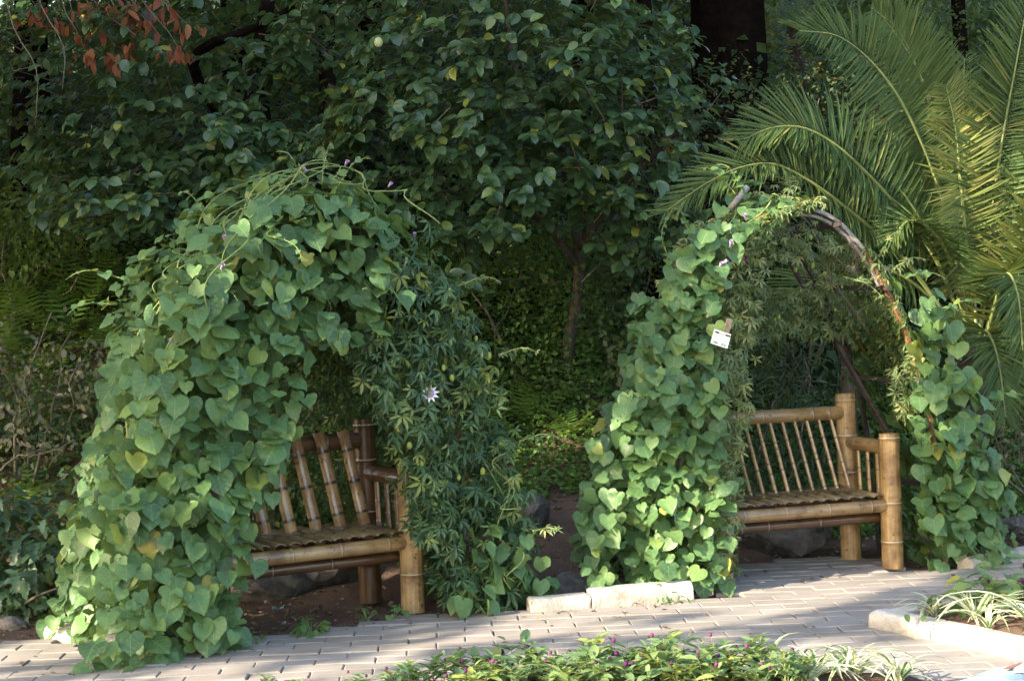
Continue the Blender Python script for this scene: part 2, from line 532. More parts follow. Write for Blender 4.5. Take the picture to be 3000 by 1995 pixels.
def palmate_t(nl=5, w=0.13, droop=0.2, spread=1.9):
    V = []; Fc = []
    for k in range(nl):
        a = (k / (nl - 1) - 0.5) * 2 * spread
        ln = 1.0 - 0.28 * abs(k / (nl - 1) - 0.5) * 2
        ca, sa = math.cos(a), math.sin(a)
        loc = [(0, 0.04, 0), (w, 0.42, 0.05), (w * 0.75, 0.72, 0.0), (0, 1, -droop), (-w * 0.75, 0.72, 0), (-w, 0.42, 0.05), (0, 0.5, -0.02)]
        b = len(V)
        V += [((x * ca + y * sa) * ln, (-x * sa + y * ca) * ln, z * ln - 0.1 * abs(a) * y * y) for x, y, z in loc]
        Fc += [(b, b + 1, b + 6), (b + 1, b + 2, b + 6), (b + 2, b + 3, b + 6), (b + 3, b + 4, b + 6), (b + 4, b + 5, b + 6), (b + 5, b, b + 6)]
    return tm(V, Fc)


def lobed_t(droop=0.2):
    o = [(0.1, 0.05), (0.24, 0.12), (0.16, 0.3), (0.34, 0.45), (0.16, 0.55), (0.18, 0.75)]
    mid = [(0, 0), (0, 0.3), (0, 0.58), (0, 1)]
    v = mid + o + [(-x, y) for x, y in o]
    v = [(x, y, 0.2 * abs(x) - droop * y * y) for x, y in v]
    fr = [(0, 4, 5), (0, 5, 6), (0, 6, 1), (1, 6, 7), (1, 7, 8), (1, 8, 2), (2, 8, 9), (2, 9, 3)]
    fl = [tuple((i + 6 if i > 3 else i) for i in f)[::-1] for f in fr]
    return tm(v, fr + fl)


HEART = [heart_t(0.22, 0.30, 0.035, 0), heart_t(-0.12, 0.16, 0.06, 2), heart_t(0.40, 0.22, 0.05, 4), heart_t(0.05, 0.5, 0.07, 1), heart_t(0.75, 0.15, 0.06, 3), heart_t(-0.45, 0.45, 0.07, 5), heart_t(0.2, 0.3, 0.05, 2, ((9, 0.62),)), heart_t(0.1, 0.25, 0.06, 6, ((15, 0.7), (8, 0.9))), heart_t(0.3, 0.6, 0.09, 3)]
OVAL = [oval_t(0.31, 0.25, 0.22, 0.85), oval_t(0.34, 0.12, 0.45, 0.9), oval_t(0.29, 0.5, 0.35, 0.85)]
LANCE = [oval_t(0.16, 0.3, 0.25, 0.6), oval_t(0.19, 0.5, 0.12, 0.6), oval_t(0.17, 0.2, 0.45, 0.6)]
SMALL = [quad_t(0.3), quad_t(0.36, 0.3, 0.25)]
PALMATE = [palmate_t(5, 0.125, 0.2, 1.6), palmate_t(5, 0.11, 0.4, 1.3), palmate_t(5, 0.13, 0.1, 1.9), palmate_t(3, 0.14, 0.3, 0.8)]
LOBED = [lobed_t(0.15), lobed_t(0.35)]


def tmesh(name, t, mat):
    v, f = t
    me = bpy.data.meshes.new(name)
    me.from_pydata([tuple(p) for p in v], [], f)
    uvl = me.uv_layers.new(name='UVMap')
    idx = np.empty(len(me.loops), np.int32)
    me.loops.foreach_get('vertex_index', idx)
    uvl.data.foreach_set('uv', v[:, :2].astype(np.float32)[idx].ravel())
    me.polygons.foreach_set('use_smooth', np.ones(len(me.polygons), bool))
    me.materials.append(mat)
    return me


def frames(n, t):
    n = nrm(n)
    y = nrm(t - n * np.sum(t * n, -1, keepdims=True))
    x = np.cross(y, n)
    return np.stack([x, y, n], -1)       # columns


class Leaves:
    """records of single leaves"""

    def __init__(s):
        s.p = []; s.n = []; s.t = []; s.s = []

    def add(s, p, n, t, size):
        p = np.atleast_2d(p); k = len(p)
        s.p.append(p); s.n.append(np.broadcast_to(n, (k, 3))); s.t.append(np.broadcast_to(t, (k, 3)))
        s.s.append(np.broadcast_to(size, (k,)))

    def cat(s):
        return np.concatenate(s.p), np.concatenate(s.n), np.concatenate(s.t), np.concatenate(s.s)


def stuff_leaves(name, p, n, t, s, temps, mat, parent=None, origin=(0, 0, 0), rng=RNG):
    """many leaves as ONE mesh"""
    fr = frames(n, t)
    p = p - np.asarray(origin, float)
    pick = rng.integers(0, len(temps), len(p))
    vs = []; fs = []; var = []; uv = []
    base = 0
    for k, (tv, tf) in enumerate(temps):
        m = np.where(pick == k)[0]
        if not len(m):
            continue
        w = np.einsum('nij,vj->nvi', fr[m], tv) * s[m][:, None, None] + p[m][:, None, :]
        vs.append(w.reshape(-1, 3))
        f = np.array(tf)
        ff = f[None] + (np.arange(len(m)) * len(tv))[:, None, None] + base
        fs.append(ff.reshape(-1, 3))
        var.append(np.repeat(rng.random(len(m)), len(tv)))
        uv.append(np.tile(tv[:, :2], (len(m), 1)))
        base += len(m) * len(tv)
    V = np.concatenate(vs).astype(np.float32); Fa = np.concatenate(fs).astype(np.int32)
    VA = np.concatenate(var).astype(np.float32); UV = np.concatenate(uv).astype(np.float32)
    me = bpy.data.meshes.new(name)
    me.vertices.add(len(V)); me.vertices.foreach_set('co', V.ravel())
    me.loops.add(Fa.size); me.loops.foreach_set('vertex_index', Fa.ravel())
    me.polygons.add(len(Fa))
    me.polygons.foreach_set('loop_start', np.arange(0, Fa.size, 3, dtype=np.int32))
    me.update(calc_edges=True)
    me.polygons.foreach_set('use_smooth', np.ones(len(Fa), bool))
    a = me.attributes.new('var', 'FLOAT', 'POINT'); a.data.foreach_set('value', VA)
    u = me.uv_layers.new(name='UVMap'); u.data.foreach_set('uv', UV[Fa.ravel()].ravel())
    me.materials.append(mat)
    o = link(name, me, None, parent)
    o['kind'] = 'stuff'
    return o


CM = np.array(cam.matrix_world.to_3x3())


def view(p):
    c = (p - np.array(CAM)) @ CM
    d = -c[:, 2]
    d = np.where(d < 0.1, 0.1, d)
    return 1500 + 5000 * c[:, 0] / d, 997.5 - 5000 * c[:, 1] / d, d


def put_leaves(parent, lv, temps, mat, n_obj=300, name='leaf', mass='leaf_mass', cell=1.0):
    """the largest-showing leaves as single parts, the rest joined as one part"""
    p, n, t, s = lv.cat()
    o = np.array(parent.location)
    x, y, d = view(p)
    ins = (x > -60) & (x < 3060) & (y > -60) & (y < 2050)
    sz = s / d * 5000
    c = np.median(sz) * 0.55 * cell
    key = np.floor(x / c).astype(int) * 10007 + np.floor(y / c).astype(int)
    order = np.lexsort((d, key))
    first = np.zeros(len(p), bool)
    ks = key[order]
    first[order[np.r_[True, ks[1:] != ks[:-1]]]] = True
    score = sz + 1e4 * first * ins + 1e5 * 0 - 1e6 * (~ins)
    sel = np.argsort(-score)[:min(n_obj, int(ins.sum()))]
    msk = np.zeros(len(p), bool); msk[sel] = True
    meshes = [tmesh(name, q, mat) for q in temps]
    fr = frames(n, t)
    for i in sel:
        ob = bpy.data.objects.new(name, meshes[random.randrange(len(meshes))])
        COL.objects.link(ob)
        ob.parent = parent
        mtx = Matrix(fr[i] * s[i]).to_4x4()
        mtx.translation = Vector(p[i] - o)
        ob.matrix_local = mtx
    if (~msk).any():
        stuff_leaves(mass, p[~msk], n[~msk], t[~msk], s[~msk], temps, mat, parent, o)


def inpoly(s, z, poly):
    poly = np.asarray(poly); r = np.zeros(len(s), bool)
    j = len(poly) - 1
    for i in range(len(poly)):
        xi, yi = poly[i]; xj, yj = poly[j]
        c = ((yi > z) != (yj > z)) & (s < (xj - xi) * (z - yi) / (yj - yi + 1e-12) + xi)
        r ^= c
        j = i
    return r


def rnd(k, d=3):
    return RNG.normal(size=(k, d))


# ------------------------------------------------------------------ ground, path, kerbs
def make_ground():
    xs = np.concatenate([[-400, -150, -60, -30, -18, -12], np.arange(-9, 10.01, 0.16), [12, 18, 30, 60, 150, 400]])
    ys = np.concatenate([[-400, -150, -60, -25, -10, 0, 5], np.arange(6.5, 20, 0.16), np.arange(20, 32, 0.8), [40, 60, 120, 400]])
    X, Y = np.meshgrid(xs, ys)
    Z = ground_z(X, Y)
    on_path = (Y < 9.2)
    Z = np.where(on_path, np.minimum(Z, 0.0), Z)
    nx, ny = len(xs), len(ys)
    v = np.stack([X, Y, Z], -1).reshape(-1, 3)
    f = [(j * nx + i, j * nx + i + 1, (j + 1) * nx + i + 1, (j + 1) * nx + i) for j in range(ny - 1) for i in range(nx - 1)]
    mb = MB(); mb.add(v, f)
    return struct(mb.build('ground', M['soil']))


make_ground()

# far edge of the paving, as a line of (x, y)
EDGE = np.array([(-9, 9.75), (-4, 9.62), (-2.7, 9.42), (-2.35, 9.1), (-1.75, 9.05), (-0.55, 9.83), (0.1, 9.70), (1.05, 9.96), (1.08, 10.4), (1.12, 11.35), (2.45, 11.62), (2.62, 10.72), (3.3, 11.1), (4.5, 11.8), (9, 14)])


def edge_y(x):
    return np.interp(x, EDGE[:, 0], EDGE[:, 1])


# flower bed on the right: corner and the two kerb lines
BED = [(1.80, 8.90), (2.34, 7.84), (2.75, 7.0), (6.0, 7.0), (6.0, 10.6), (3.4, 9.75)]
path = thing('paved_path', '', '')
del path['label'], path['category']
struct(path)
mb = MB()
px = np.linspace(-9, 9, 91)
vs = []
for x in px:
    ye = float(edge_y(x))
    vs += [(x, 2.0, 0.004), (x, ye, 0.004)]
mb.add(vs, [(2 * i, 2 * i + 2, 2 * i + 3, 2 * i + 1) for i in range(len(px) - 1)])
mb.build('joint_sand', M['sand'], path, smooth=False)
PW, PL, GAP = 0.300, 0.152, 0.005


def paver_mesh(k):
    rr = random.Random(k)
    a, b, h, c = (PW - GAP) / 2, (PL - GAP) / 2, 0.024, 0.006
    j = lambda: rr.uniform(-0.002, 0.002)
    lo = [(-a + j(), -b + j()), (a + j(), -b + j()), (a + j(), b + j()), (-a + j(), b + j())]
    # each long side has a shallow kink, as interlocking pavers do
    ring = [lo[0], (0 - 0.04, -b - 0.002), (0.04, -b + 0.0015), lo[1], lo[2], (0.04, b + 0.0015), (-0.04, b - 0.002), lo[3]]
    top = [(x * (1 - c / a), y * (1 - c / b)) for x, y in ring]
    v = [(x, y, 0.0) for x, y in ring] + [(x, y, h - 0.004) for x, y in ring] + [(x, y, h) for x, y in top]
    f = []
    for r in range(2):
        for i in range(8):
            q = (i + 1) % 8
            f.append((r * 8 + i, r * 8 + q, r * 8 + 8 + q, r * 8 + 8 + i))
    f.append(tuple(range(16, 24)))
    me = bpy.data.meshes.new('paver')
    me.from_pydata(v, [], f)
    me.materials.append(M['paver'])
    return me


pav = [paver_mesh(k) for k in range(6)]
TURN = R(2.0)
cells = []
for j in range(-30, 50):
    for i in range(-34, 34):
        u = (i + 0.5 * (j % 2)) * PW; w = 7.0 + j * PL
        x = u * math.cos(TURN) - (w - 9) * math.sin(TURN); y = u * math.sin(TURN) + (w - 9) * math.cos(TURN) + 9
        ok = True
        for dx in (-0.13, 0.13):
            for dy in (-0.06, 0.06):
                ok &= y + dy < float(edge_y(x + dx)) + 0.10
        if not ok or y < 5.5:
            continue
        if inpoly(np.array([x - 0.12]), np.array([y - 0.03]), BED)[0]:
            continue
        cells.append((x, y))
ca = np.array([(x, y, 0.02) for x, y in cells])
qx, qy, qd = view(ca)
vis = (qx > -90) & (qx < 3090) & (qy < 2030) & (ca[:, 1] > 7)
order = [i for i in np.argsort(qd) if vis[i]][:300]
single = set(order)
for i in order:
    o = bpy.data.objects.new('paver', random.choice(pav))
    COL.objects.link(o)
    o.parent = path
    o.location = (ca[i, 0], ca[i, 1], 0.004 + random.uniform(-0.004, 0.003))
    o.rotation_euler = (random.gauss(0, 0.010), random.gauss(0, 0.007), TURN + random.gauss(0, 0.006) + (PI if random.random() < 0.5 else 0))
mb = MB()
pm = pav[0]
pv = [tuple(v.co) for v in pm.vertices]; pf = [tuple(p.vertices) for p in pm.polygons]
for i in range(len(ca)):
    if i in single or ca[i, 1] < 6.8 or abs(ca[i, 0]) > 7:
        continue
    x, y, _ = ca[i]
    mb.add([(x + a * math.cos(TURN) - b * math.sin(TURN), y + a * math.sin(TURN) + b * math.cos(TURN), 0.004 + c) for a, b, c in pv], pf)
rest = mb.build('paver_field', M['paver'], path, smooth=False)
rest['kind'] = 'stuff'
PZ = 0.028


def kerb_stone(parent, a, b, h=0.13, w=0.13, z0=-0.03, round_end=(0, 0), dz=0.0, chamfer=0.035):
    a = np.array([*a, 0.0]); b = np.array([*b, 0.0])
    d = nrm(b - a); s = np.array([-d[1], d[0], 0])      # s points to the back
    ln = np.linalg.norm(b - a)
    prof = [(0, z0), (0.004, h - chamfer * 1.3), (0.012, h - chamfer * 0.6), (chamfer * 0.9, h - 0.006), (chamfer * 1.4, h), (w - 0.02, h + 0.002), (w - 0.004, h - 0.012), (w, z0)]
    st = [0, 0.012, ln * 0.25, ln * 0.5, ln * 0.75, ln - 0.012, ln]
    rr = random.Random(int(ln * 1e4))
    V = []; Fc = []
    k = len(prof)
    for i, q in enumerate(st):
        ins = 0.010 if i in (0, len(st) - 1) else 0
        if (i == 0 and round_end[0]) or (i == len(st) - 1 and round_end[1]):
            ins = 0.035
        for (y, z) in prof:
            jj = rr.uniform(-0.003, 0.003)
            yy = min(max(y, ins), w - ins) if z > 0 else y
            zz = min(z, h - ins) if z > 0 else z
            V.append(a + d * q + s * (yy + jj) + np.array([0, 0, zz + dz + rr.uniform(-0.002, 0.002)]))
    for i in range(len(st) - 1):
        for m in range(k - 1):
            Fc.append((i * k + m, (i + 1) * k + m, (i + 1) * k + m + 1, i * k + m + 1))
    Fc.append(tuple(range(k)))
    Fc.append(tuple((len(st) - 1) * k + m for m in range(k - 1, -1, -1)))
    mb = MB(); mb.add(V, Fc)
    o = mb.build('kerb_stone', M['kerb'], parent, smooth=False)
    return o


kerb = thing('kerb', '', ''); del kerb['label'], kerb['category']; struct(kerb)
def krow(pts, gap=0.008, **kw):
    for (a, b) in zip(pts[:-1], pts[1:]):
        a = np.array(a); b = np.array(b); d = nrm(b - a)
        kerb_stone(kerb, a + d * gap / 2, b - d * gap / 2, **kw)
kerb_stone(kerb, (0.06, 9.715), (0.405, 9.80), h=0.104)
kerb_stone(kerb, (0.415, 9.795), (1.02, 9.965), h=0.132, round_end=(0, 1))
krow([(-4.9, 9.78), (-4.3, 9.70), (-3.7, 9.62)], h=0.12)
kerb_stone(kerb, (-2.66, 9.44), (-2.36, 9.30), h=0.10, round_end=(1, 0))
kerb_stone(kerb, (-2.14, 8.70), (-1.88, 8.72), h=0.15, round_end=(1, 1))
krow([(2.86, 10.80), (3.3, 11.08), (3.85, 11.4), (4.4, 11.7)], h=0.10)
bedk = thing('flower_bed_kerb', '', ''); del bedk['label'], bedk['category']; struct(bedk)
def bedrow(pts, **kw):
    for (a, b) in zip(pts[:-1], pts[1:]):
        a = np.array(a); b = np.array(b); d = nrm(b - a)
        kerb_stone(bedk, a + d * 0.004, b - d * 0.004, **kw)
bedrow([(1.80, 8.90), (2.02, 8.47), (2.30, 7.92), (2.62, 7.28), (2.92, 6.7)], h=0.115, w=0.14)
bedrow([(3.5, 9.80), (2.95, 9.54), (2.35, 9.24), (1.90, 9.02)], h=0.105, w=0.13)

# soil of the right bed and of the front bed
def soil_patch(name, poly, h, seed):
    poly = np.array(poly, float); c = poly.mean(0)
    mb = MB(); V = [(c[0], c[1], h)]; n = len(poly)
    for r, z in ((0.5, h), (0.85, h * 0.9), (1.0, h * 0.55), (1.01, -0.02)):
        for q in poly:
            V.append((c[0] + (q[0] - c[0]) * r, c[1] + (q[1] - c[1]) * r, z))
    Fc = [(0, 1 + i, 1 + (i + 1) % n) for i in range(n)]
    for k in range(3):
        for i in range(n):
            q = (i + 1) % n
            Fc.append((1 + k * n + i, 1 + (k + 1) * n + i, 1 + (k + 1) * n + q, 1 + k * n + q))
    mb.add(V, Fc)
    return struct(mb.build(name, M['soil']))


soil_patch('flower_bed_soil', [(2.02, 8.86), (2.20, 8.42), (2.48, 7.92), (2.82, 7.25), (5.8, 7.1), (5.8, 10.3), (3.5, 9.62), (2.35, 9.06)], 0.10, 1)
soil_patch('front_bed_soil', [(-1.6, 7.55), (-0.6, 7.75), (0.6, 7.8), (1.7, 7.6), (2.0, 6.6), (0, 6.2), (-1.8, 6.4)], 0.09, 2)

# ------------------------------------------------------------------ bamboo benches
def pole(p0, p1, r, nodes=(), segs=14, mark=1.0, hollow=True, ridge=1.045, taper=1.0):
    """bamboo pole with node ridges"""
    p0 = np.array(p0, float); p1 = np.array(p1, float); ln = np.linalg.norm(p1 - p0)
    rows = [(0, 1, 0)]
    for q in sorted(nodes):
        e = 0.007 / ln
        rows += [(q - 5 * e, 1, 0), (q - 1.2 * e, 1.005, -0.25 * mark), (q - 0.7 * e, ridge, mark), (q + 0.2 * e, ridge, mark), (q + 0.5 * e, 0.985, -0.6), (q + 1.5 * e, 1.0, 0), (q + 5 * e, 1, 0)]
    rows += [(1, 1, 0)]
    rows = [q for q in rows if 0 <= q[0] <= 1]
    rows.sort(key=lambda q: q[0])
    mb = MB()
    tube(mb, [p0 + (p1 - p0) * q for q, _, _ in rows], [r * k * (1 + (taper - 1) * q) for q, k, _ in rows], segs, False, [m for _, _, m in rows])
    x, y, d = basis(p1 - p0)
    for (c, sg, tp) in ((p0, -1, 1.0), (p1, 1, taper)):
        V = []; mk = []
        for (k, h, m) in ((1, 0, 0), (0.80, 0.002, 0), (0.78, -0.018, -0.9)):
            for i in range(segs):
                a = 2 * PI * i / segs
                V.append(c + r * tp * k * (math.cos(a) * x + math.sin(a) * y) + d * sg * h); mk.append(m)
        V.append(c - d * sg * 0.018); mk.append(-0.95)
        Fc = []
        for q in range(2):
            for i in range(segs):
                n = (i + 1) % segs
                f = (q * segs + i, q * segs + n, (q + 1) * segs + n, (q + 1) * segs + i)
                Fc.append(f if sg > 0 else f[::-1])
        for i in range(segs):
            f = (2 * segs + i, 2 * segs + (i + 1) % segs, 3 * segs)
            Fc.append(f if sg > 0 else f[::-1])
        mb.add(V, Fc, [(0.3, 0.1)] * len(V), mk)
    return mb


def node_rings(leg, p0, p1, r, nodes, taper):
    p0 = np.array(p0, float); p1 = np.array(p1, float)
    d = nrm(p1 - p0)
    for q in nodes:
        c = p0 + (p1 - p0) * q; rr_ = r * (1 + (taper - 1) * q)
        mb = MB(); tube(mb, [c - d * 0.004, c - d * 0.002, c + d * 0.002, c + d * 0.004], [rr_ * 1.02, rr_ * 1.062, rr_ * 1.062, rr_ * 1.02], 18, False, [0.5, 0.75, 0.75, 0.3])
        mb.build('node_ring', M['bamboo'], leg)


def split(p0, p1, r, arc, up, nodes=(), thick=0.008, segs=7, mark=-0.8):
    """split bamboo lath, convex side towards up"""
    p0 = np.array(p0, float); p1 = np.array(p1, float)
    d = nrm(p1 - p0); up = nrm(np.array(up, float) - d * np.dot(up, d)); x = np.cross(d, up)
    ln = np.linalg.norm(p1 - p0)
    rows = [(0, 1, 0)]
    for q in sorted(nodes):
        e = 0.006 / ln
        rows += [(q - 2 * e, 1, 0), (q - e, 1.03, mark), (q + e, 1.03, mark), (q + 2 * e, 1, 0)]
    rows += [(1, 1, 0)]
    mb = MB(); V = []; uv = []; mk = []
    k = segs + 1
    for q, g, m in rows:
        c = p0 + (p1 - p0) * q - up * r * math.cos(arc / 2)
        for (rr, mm) in ((r * g, m), (r - thick, -0.85)):
            for i in range(k):
                a = (i / segs - 0.5) * arc
                V.append(c + rr * (math.sin(a) * x + math.cos(a) * up)); uv.append((i / segs * 0.3, q * ln)); mk.append(mm)
    Fc = []
    for j in range(len(rows) - 1):
        a = j * 2 * k; b = a + 2 * k
        for i in range(segs):
            Fc.append((a + i, a + i + 1, b + i + 1, b + i))
            Fc.append((a + k + i + 1, a + k + i, b + k + i, b + k + i + 1))
        Fc.append((a, b, b + k, a + k)); Fc.append((a + segs, a + k + segs, b + k + segs, b + segs))
    for j, fl in ((0, 0), (len(rows) - 1, 1)):
        a = j * 2 * k
        for i in range(segs):
            f = (a + i, a + k + i, a + k + i + 1, a + i + 1)
            Fc.append(f[::-1] if fl else f)
    mb.add(V, Fc, uv, mk)
    return mb


W2 = 0.615          # half distance between the legs along the bench
DEP = 0.50


def bench(kind, label, loc, ang, z0):
    t = thing('bamboo_bench', label, 'bench', (loc[0], loc[1], z0))
    t.rotation_euler = (0, 0, R(ang))
    rr = random.Random(3 if kind == 'slat' else 8)
    bm = M['bamboo'] if kind == 'spindle' else M['bamboo']
    bd = M['bamboo'] if kind == 'spindle' else M['bamboo_dark_shaded']
    pr = 0.070
    for sx in (-1, 1):
        n = (0.20, 0.49, 0.97) if kind == 'spindle' else (0.26, 0.56, 0.97)
        n = n if sx > 0 else (0.23, 0.6)
        a_, b_ = (sx * W2, 0, 0), (sx * W2 + 0.006, 0.004, 0.865)
        node_rings(pole(a_, b_, pr, n, 18, 1.0, taper=0.94).build('leg', bm, t), a_, b_, pr, n, 0.94)
        n = (0.27, 0.53, 0.75, 0.965) if kind == 'spindle' else (0.22, 0.5, 0.78, 0.97)
        a_, b_ = (sx * W2, DEP, 0), (sx * W2, DEP + 0.01, 1.11)
        lg = pole(a_, b_, pr, n, 18, 0.8, taper=0.95).build('leg', bm if kind == 'spindle' else bd, t)
        if kind == 'spindle':
            node_rings(lg, a_, b_, pr, n, 0.95)
    # rails
    zf = 0.405
    pole((-W2 + 0.045, 0, zf), (W2 - 0.045, 0, zf), 0.042, (0.10, 0.36, 0.63, 0.90), 14, 0.55).build('seat_rail', bm, t)
    pole((-W2 + 0.045, 0.43, zf + 0.02), (W2 - 0.045, 0.43, zf + 0.02), 0.040, (0.2, 0.5, 0.8), 12, 0.4).build('seat_rail', M['bamboo_dark_shaded'], t)
    pole((-W2 + 0.03, 0.10, zf - 0.085), (W2 - 0.03, 0.10, zf - 0.085), 0.034, (0.3, 0.62), 12, 0.4).build('under_rail', M['bamboo_dark_shaded'], t)
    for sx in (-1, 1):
        pole((sx * W2, 0.05, zf - 0.05), (sx * W2, DEP - 0.05, zf - 0.05), 0.036, (0.5,), 12, 0.4).build('side_rail', M['bamboo_dark_shaded'], t)
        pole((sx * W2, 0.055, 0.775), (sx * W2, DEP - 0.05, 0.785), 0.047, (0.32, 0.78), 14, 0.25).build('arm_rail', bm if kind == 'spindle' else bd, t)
        for q in range(3):
            y = 0.12 + q * 0.115
            pole((sx * W2 + rr.uniform(-.004, .004), y + (0.015 if q == 0 else 0), zf + 0.03), (sx * W2, y + 0.02, 0.74), 0.016 if kind == 'spindle' else 0.020, (0.22, 0.62) if q != 1 else (0.4, 0.8), 8, -0.6).build('arm_spindle', bm if kind == 'spindle' else bd, t)
    # seat slats run front to back, over the rails
    ns = 12
    for i in range(ns):
        x = -W2 + 0.055 + (i + 0.5) * (2 * W2 - 0.11) / ns
        j = rr.uniform(-0.006, 0.006)
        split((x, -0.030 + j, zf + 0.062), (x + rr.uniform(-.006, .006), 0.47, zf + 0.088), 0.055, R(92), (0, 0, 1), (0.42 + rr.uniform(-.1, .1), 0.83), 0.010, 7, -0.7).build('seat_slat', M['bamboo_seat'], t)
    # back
    pole((-W2 + 0.05, DEP, 0.985), (W2 - 0.05, DEP, 0.985), 0.047 if kind == 'spindle' else 0.05, (0.13, 0.47, 0.80, 0.91), 14, 0.5).build('back_rail', bm if kind == 'spindle' else M['bamboo_dark_shaded'], t)
    if kind == 'spindle':
        for i in range(12):
            x = -W2 + 0.10 + i * 0.092
            q = rr.uniform(-0.02, 0.02)
            pole((x + 0.035, 0.34, zf + 0.05), (x - 0.012, DEP - 0.01, 0.95), 0.0145, (0.1 + q, 0.42 + 3 * q, 0.74 + q), 8, -0.55, taper=0.85).build('back_spindle', bm, t)
    else:
        for i in range(7):
            x = -W2 + 0.125 + i * 0.162
            q = rr.uniform(-0.04, 0.04)
            split((x + 0.055, 0.31, 0.29), (x - 0.045, DEP - 0.05, 1.05), 0.042, R(140), (0, -1, 0.15), (0.36 + q, 0.60 + q, 0.84 + q), 0.009, 9, -0.9).build('back_slat', M['bamboo_slat'], t)
    return t


LB = ((-1.14, 9.57), 34.0)
RB = ((1.825, 10.765), 20.5)
bench('slat', 'varnished brown bamboo bench with a back of wide split slats', LB[0], LB[1], PZ - 0.004)
bench('spindle', 'varnished golden bamboo bench with a back of thin round spindles', RB[0], RB[1], PZ - 0.004)

# ------------------------------------------------------------------ arbour frames
HALF = [(0.97, 0), (0.93, 0.6), (0.83, 1.2), (0.66, 1.66), (0.47, 2.0), (0.24, 2.25), (0, 2.33)]


class Arbour:
    def __init__(s, o, ang, depth, half=HALF):
        a = R(ang)
        s.o = np.array([o[0], o[1], 0.0]); s.u = np.array([math.cos(a), math.sin(a), 0]); s.v = np.array([-math.sin(a), math.cos(a), 0])
        s.depth = depth
        pts = [(-x, z) for x, z in half] + [(x, z) for x, z in half[::-1][1:]]
        s.h = catmull(pts, 121)

    def w(s, a, b, z):
        a = np.asarray(a, float)
        return s.o + a[..., None] * s.u + np.asarray(b, float)[..., None] * s.v + np.asarray(z, float)[..., None] * np.array([0, 0, 1.0])

    def hoop(s, t):
        """t in -1..1 -> (s, z) and outward normal"""
        q = (np.asarray(t, float) + 1) / 2 * 120
        i = np.clip(q.astype(int), 0, 119); f = (q - i)[..., None]
        p = s.h[i] * (1 - f) + s.h[i + 1] * f
        d = nrm(s.h[i + 1] - s.h[i])
        n = np.stack([-d[..., 1], d[..., 0]], -1)
        return p, n


AL = Arbour((-1.075, 9.475), LB[1], 0.85, [(1.0, 0), (0.96, 0.6), (0.86, 1.2), (0.69, 1.66), (0.48, 1.98), (0.25, 2.23), (0, 2.34)])
AR = Arbour((1.845, 10.67), RB[1], 0.78)


def arbour(ab, label, seed):
    t = thing('garden_arbour', label, 'arbour', tuple(ab.o))
    rr = random.Random(seed)
    o = ab.o
    def strip(pts, wd, th, side, name, mat):
        mb = MB(); V = []; n = len(pts)
        for i in range(n):
            d = nrm(pts[min(i + 1, n - 1)] - pts[max(i - 1, 0)])
            sd = nrm(side - d * np.dot(side, d)); up = np.cross(d, sd)
            for a, b in ((-1, -1), (1, -1), (1, 1), (-1, 1)):
                V.append(pts[i] - o + sd * a * wd / 2 + up * b * th / 2)
        Fc = [(i * 4 + k, i * 4 + (k + 1) % 4, i * 4 + 4 + (k + 1) % 4, i * 4 + 4 + k) for i in range(n - 1) for k in range(4)]
        Fc += [(3, 2, 1, 0), tuple((n - 1) * 4 + k for k in range(4))]
        mb.add(V, Fc)
        return mb.build(name, mat, t, smooth=False)
    for b, cut in ((0, 0.66), (ab.depth, 0.5)):
        tt = np.linspace(-1, 1, 61)
        p, _ = ab.hoop(tt)
        P = ab.w(p[:, 0], np.full(61, float(b)), p[:, 1])
        P[:, 2] = np.maximum(P[:, 2], -0.02)
        k = int(61 * cut)
        strip(P[:k], 0.035, 0.022, ab.v, 'hoop', M['strip_grey'] if b == 0 else M['strip_dark'])
        strip(P[k - 2:], 0.034, 0.022, ab.v, 'hoop', M['strip_rust'] if b == 0 else M['strip_dark'])
        p2 = P[14:k + 3] + np.array([0, 0, -0.035]) + ab.v * 0.02
        strip(p2, 0.03, 0.018, ab.v, 'hoop', M['strip_grey'])
    for q in (-0.75, -0.5, -0.22, 0.16, 0.42, 0.66, 0.85):
        p, n = ab.hoop(np.array([q]))
        a = ab.w(p[:, 0] - n[:, 0] * 0.02, np.array([-0.08]), p[:, 1] - n[:, 1] * 0.03)[0]
        c = ab.w(p[:, 0] - n[:, 0] * 0.02, np.array([ab.depth + 0.08]), p[:, 1] - n[:, 1] * 0.03 + rr.uniform(-.05, .05))[0]
        strip(np.array([a, (a + c) / 2, c]), 0.032, 0.02, np.array([0.0, 0, 1]), 'cross_bar', M['strip_dark'])
    # slanting braces on the right flank
    p1, _ = ab.hoop(np.array([0.30])); p2, _ = ab.hoop(np.array([0.80]))
    a = ab.w(p1[:, 0] - 0.1, np.array([ab.depth]), p1[:, 1])[0]; c = ab.w(p2[:, 0] - 0.04, np.array([0.35]), p2[:, 1])[0]
    strip(np.array([a, (a + c) / 2, c]), 0.035, 0.022, ab.v, 'brace', M['strip_dark'])
    return t


arbour(AL, 'arched wooden arbour frame buried in heart shaped leaves over the slat backed bench', 1)
arbour(AR, 'arched wooden arbour with bare grey and rusty hoop over the spindle backed bench', 2)

# ------------------------------------------------------------------ vines
DOWN = np.array([0, 0, -1.0])


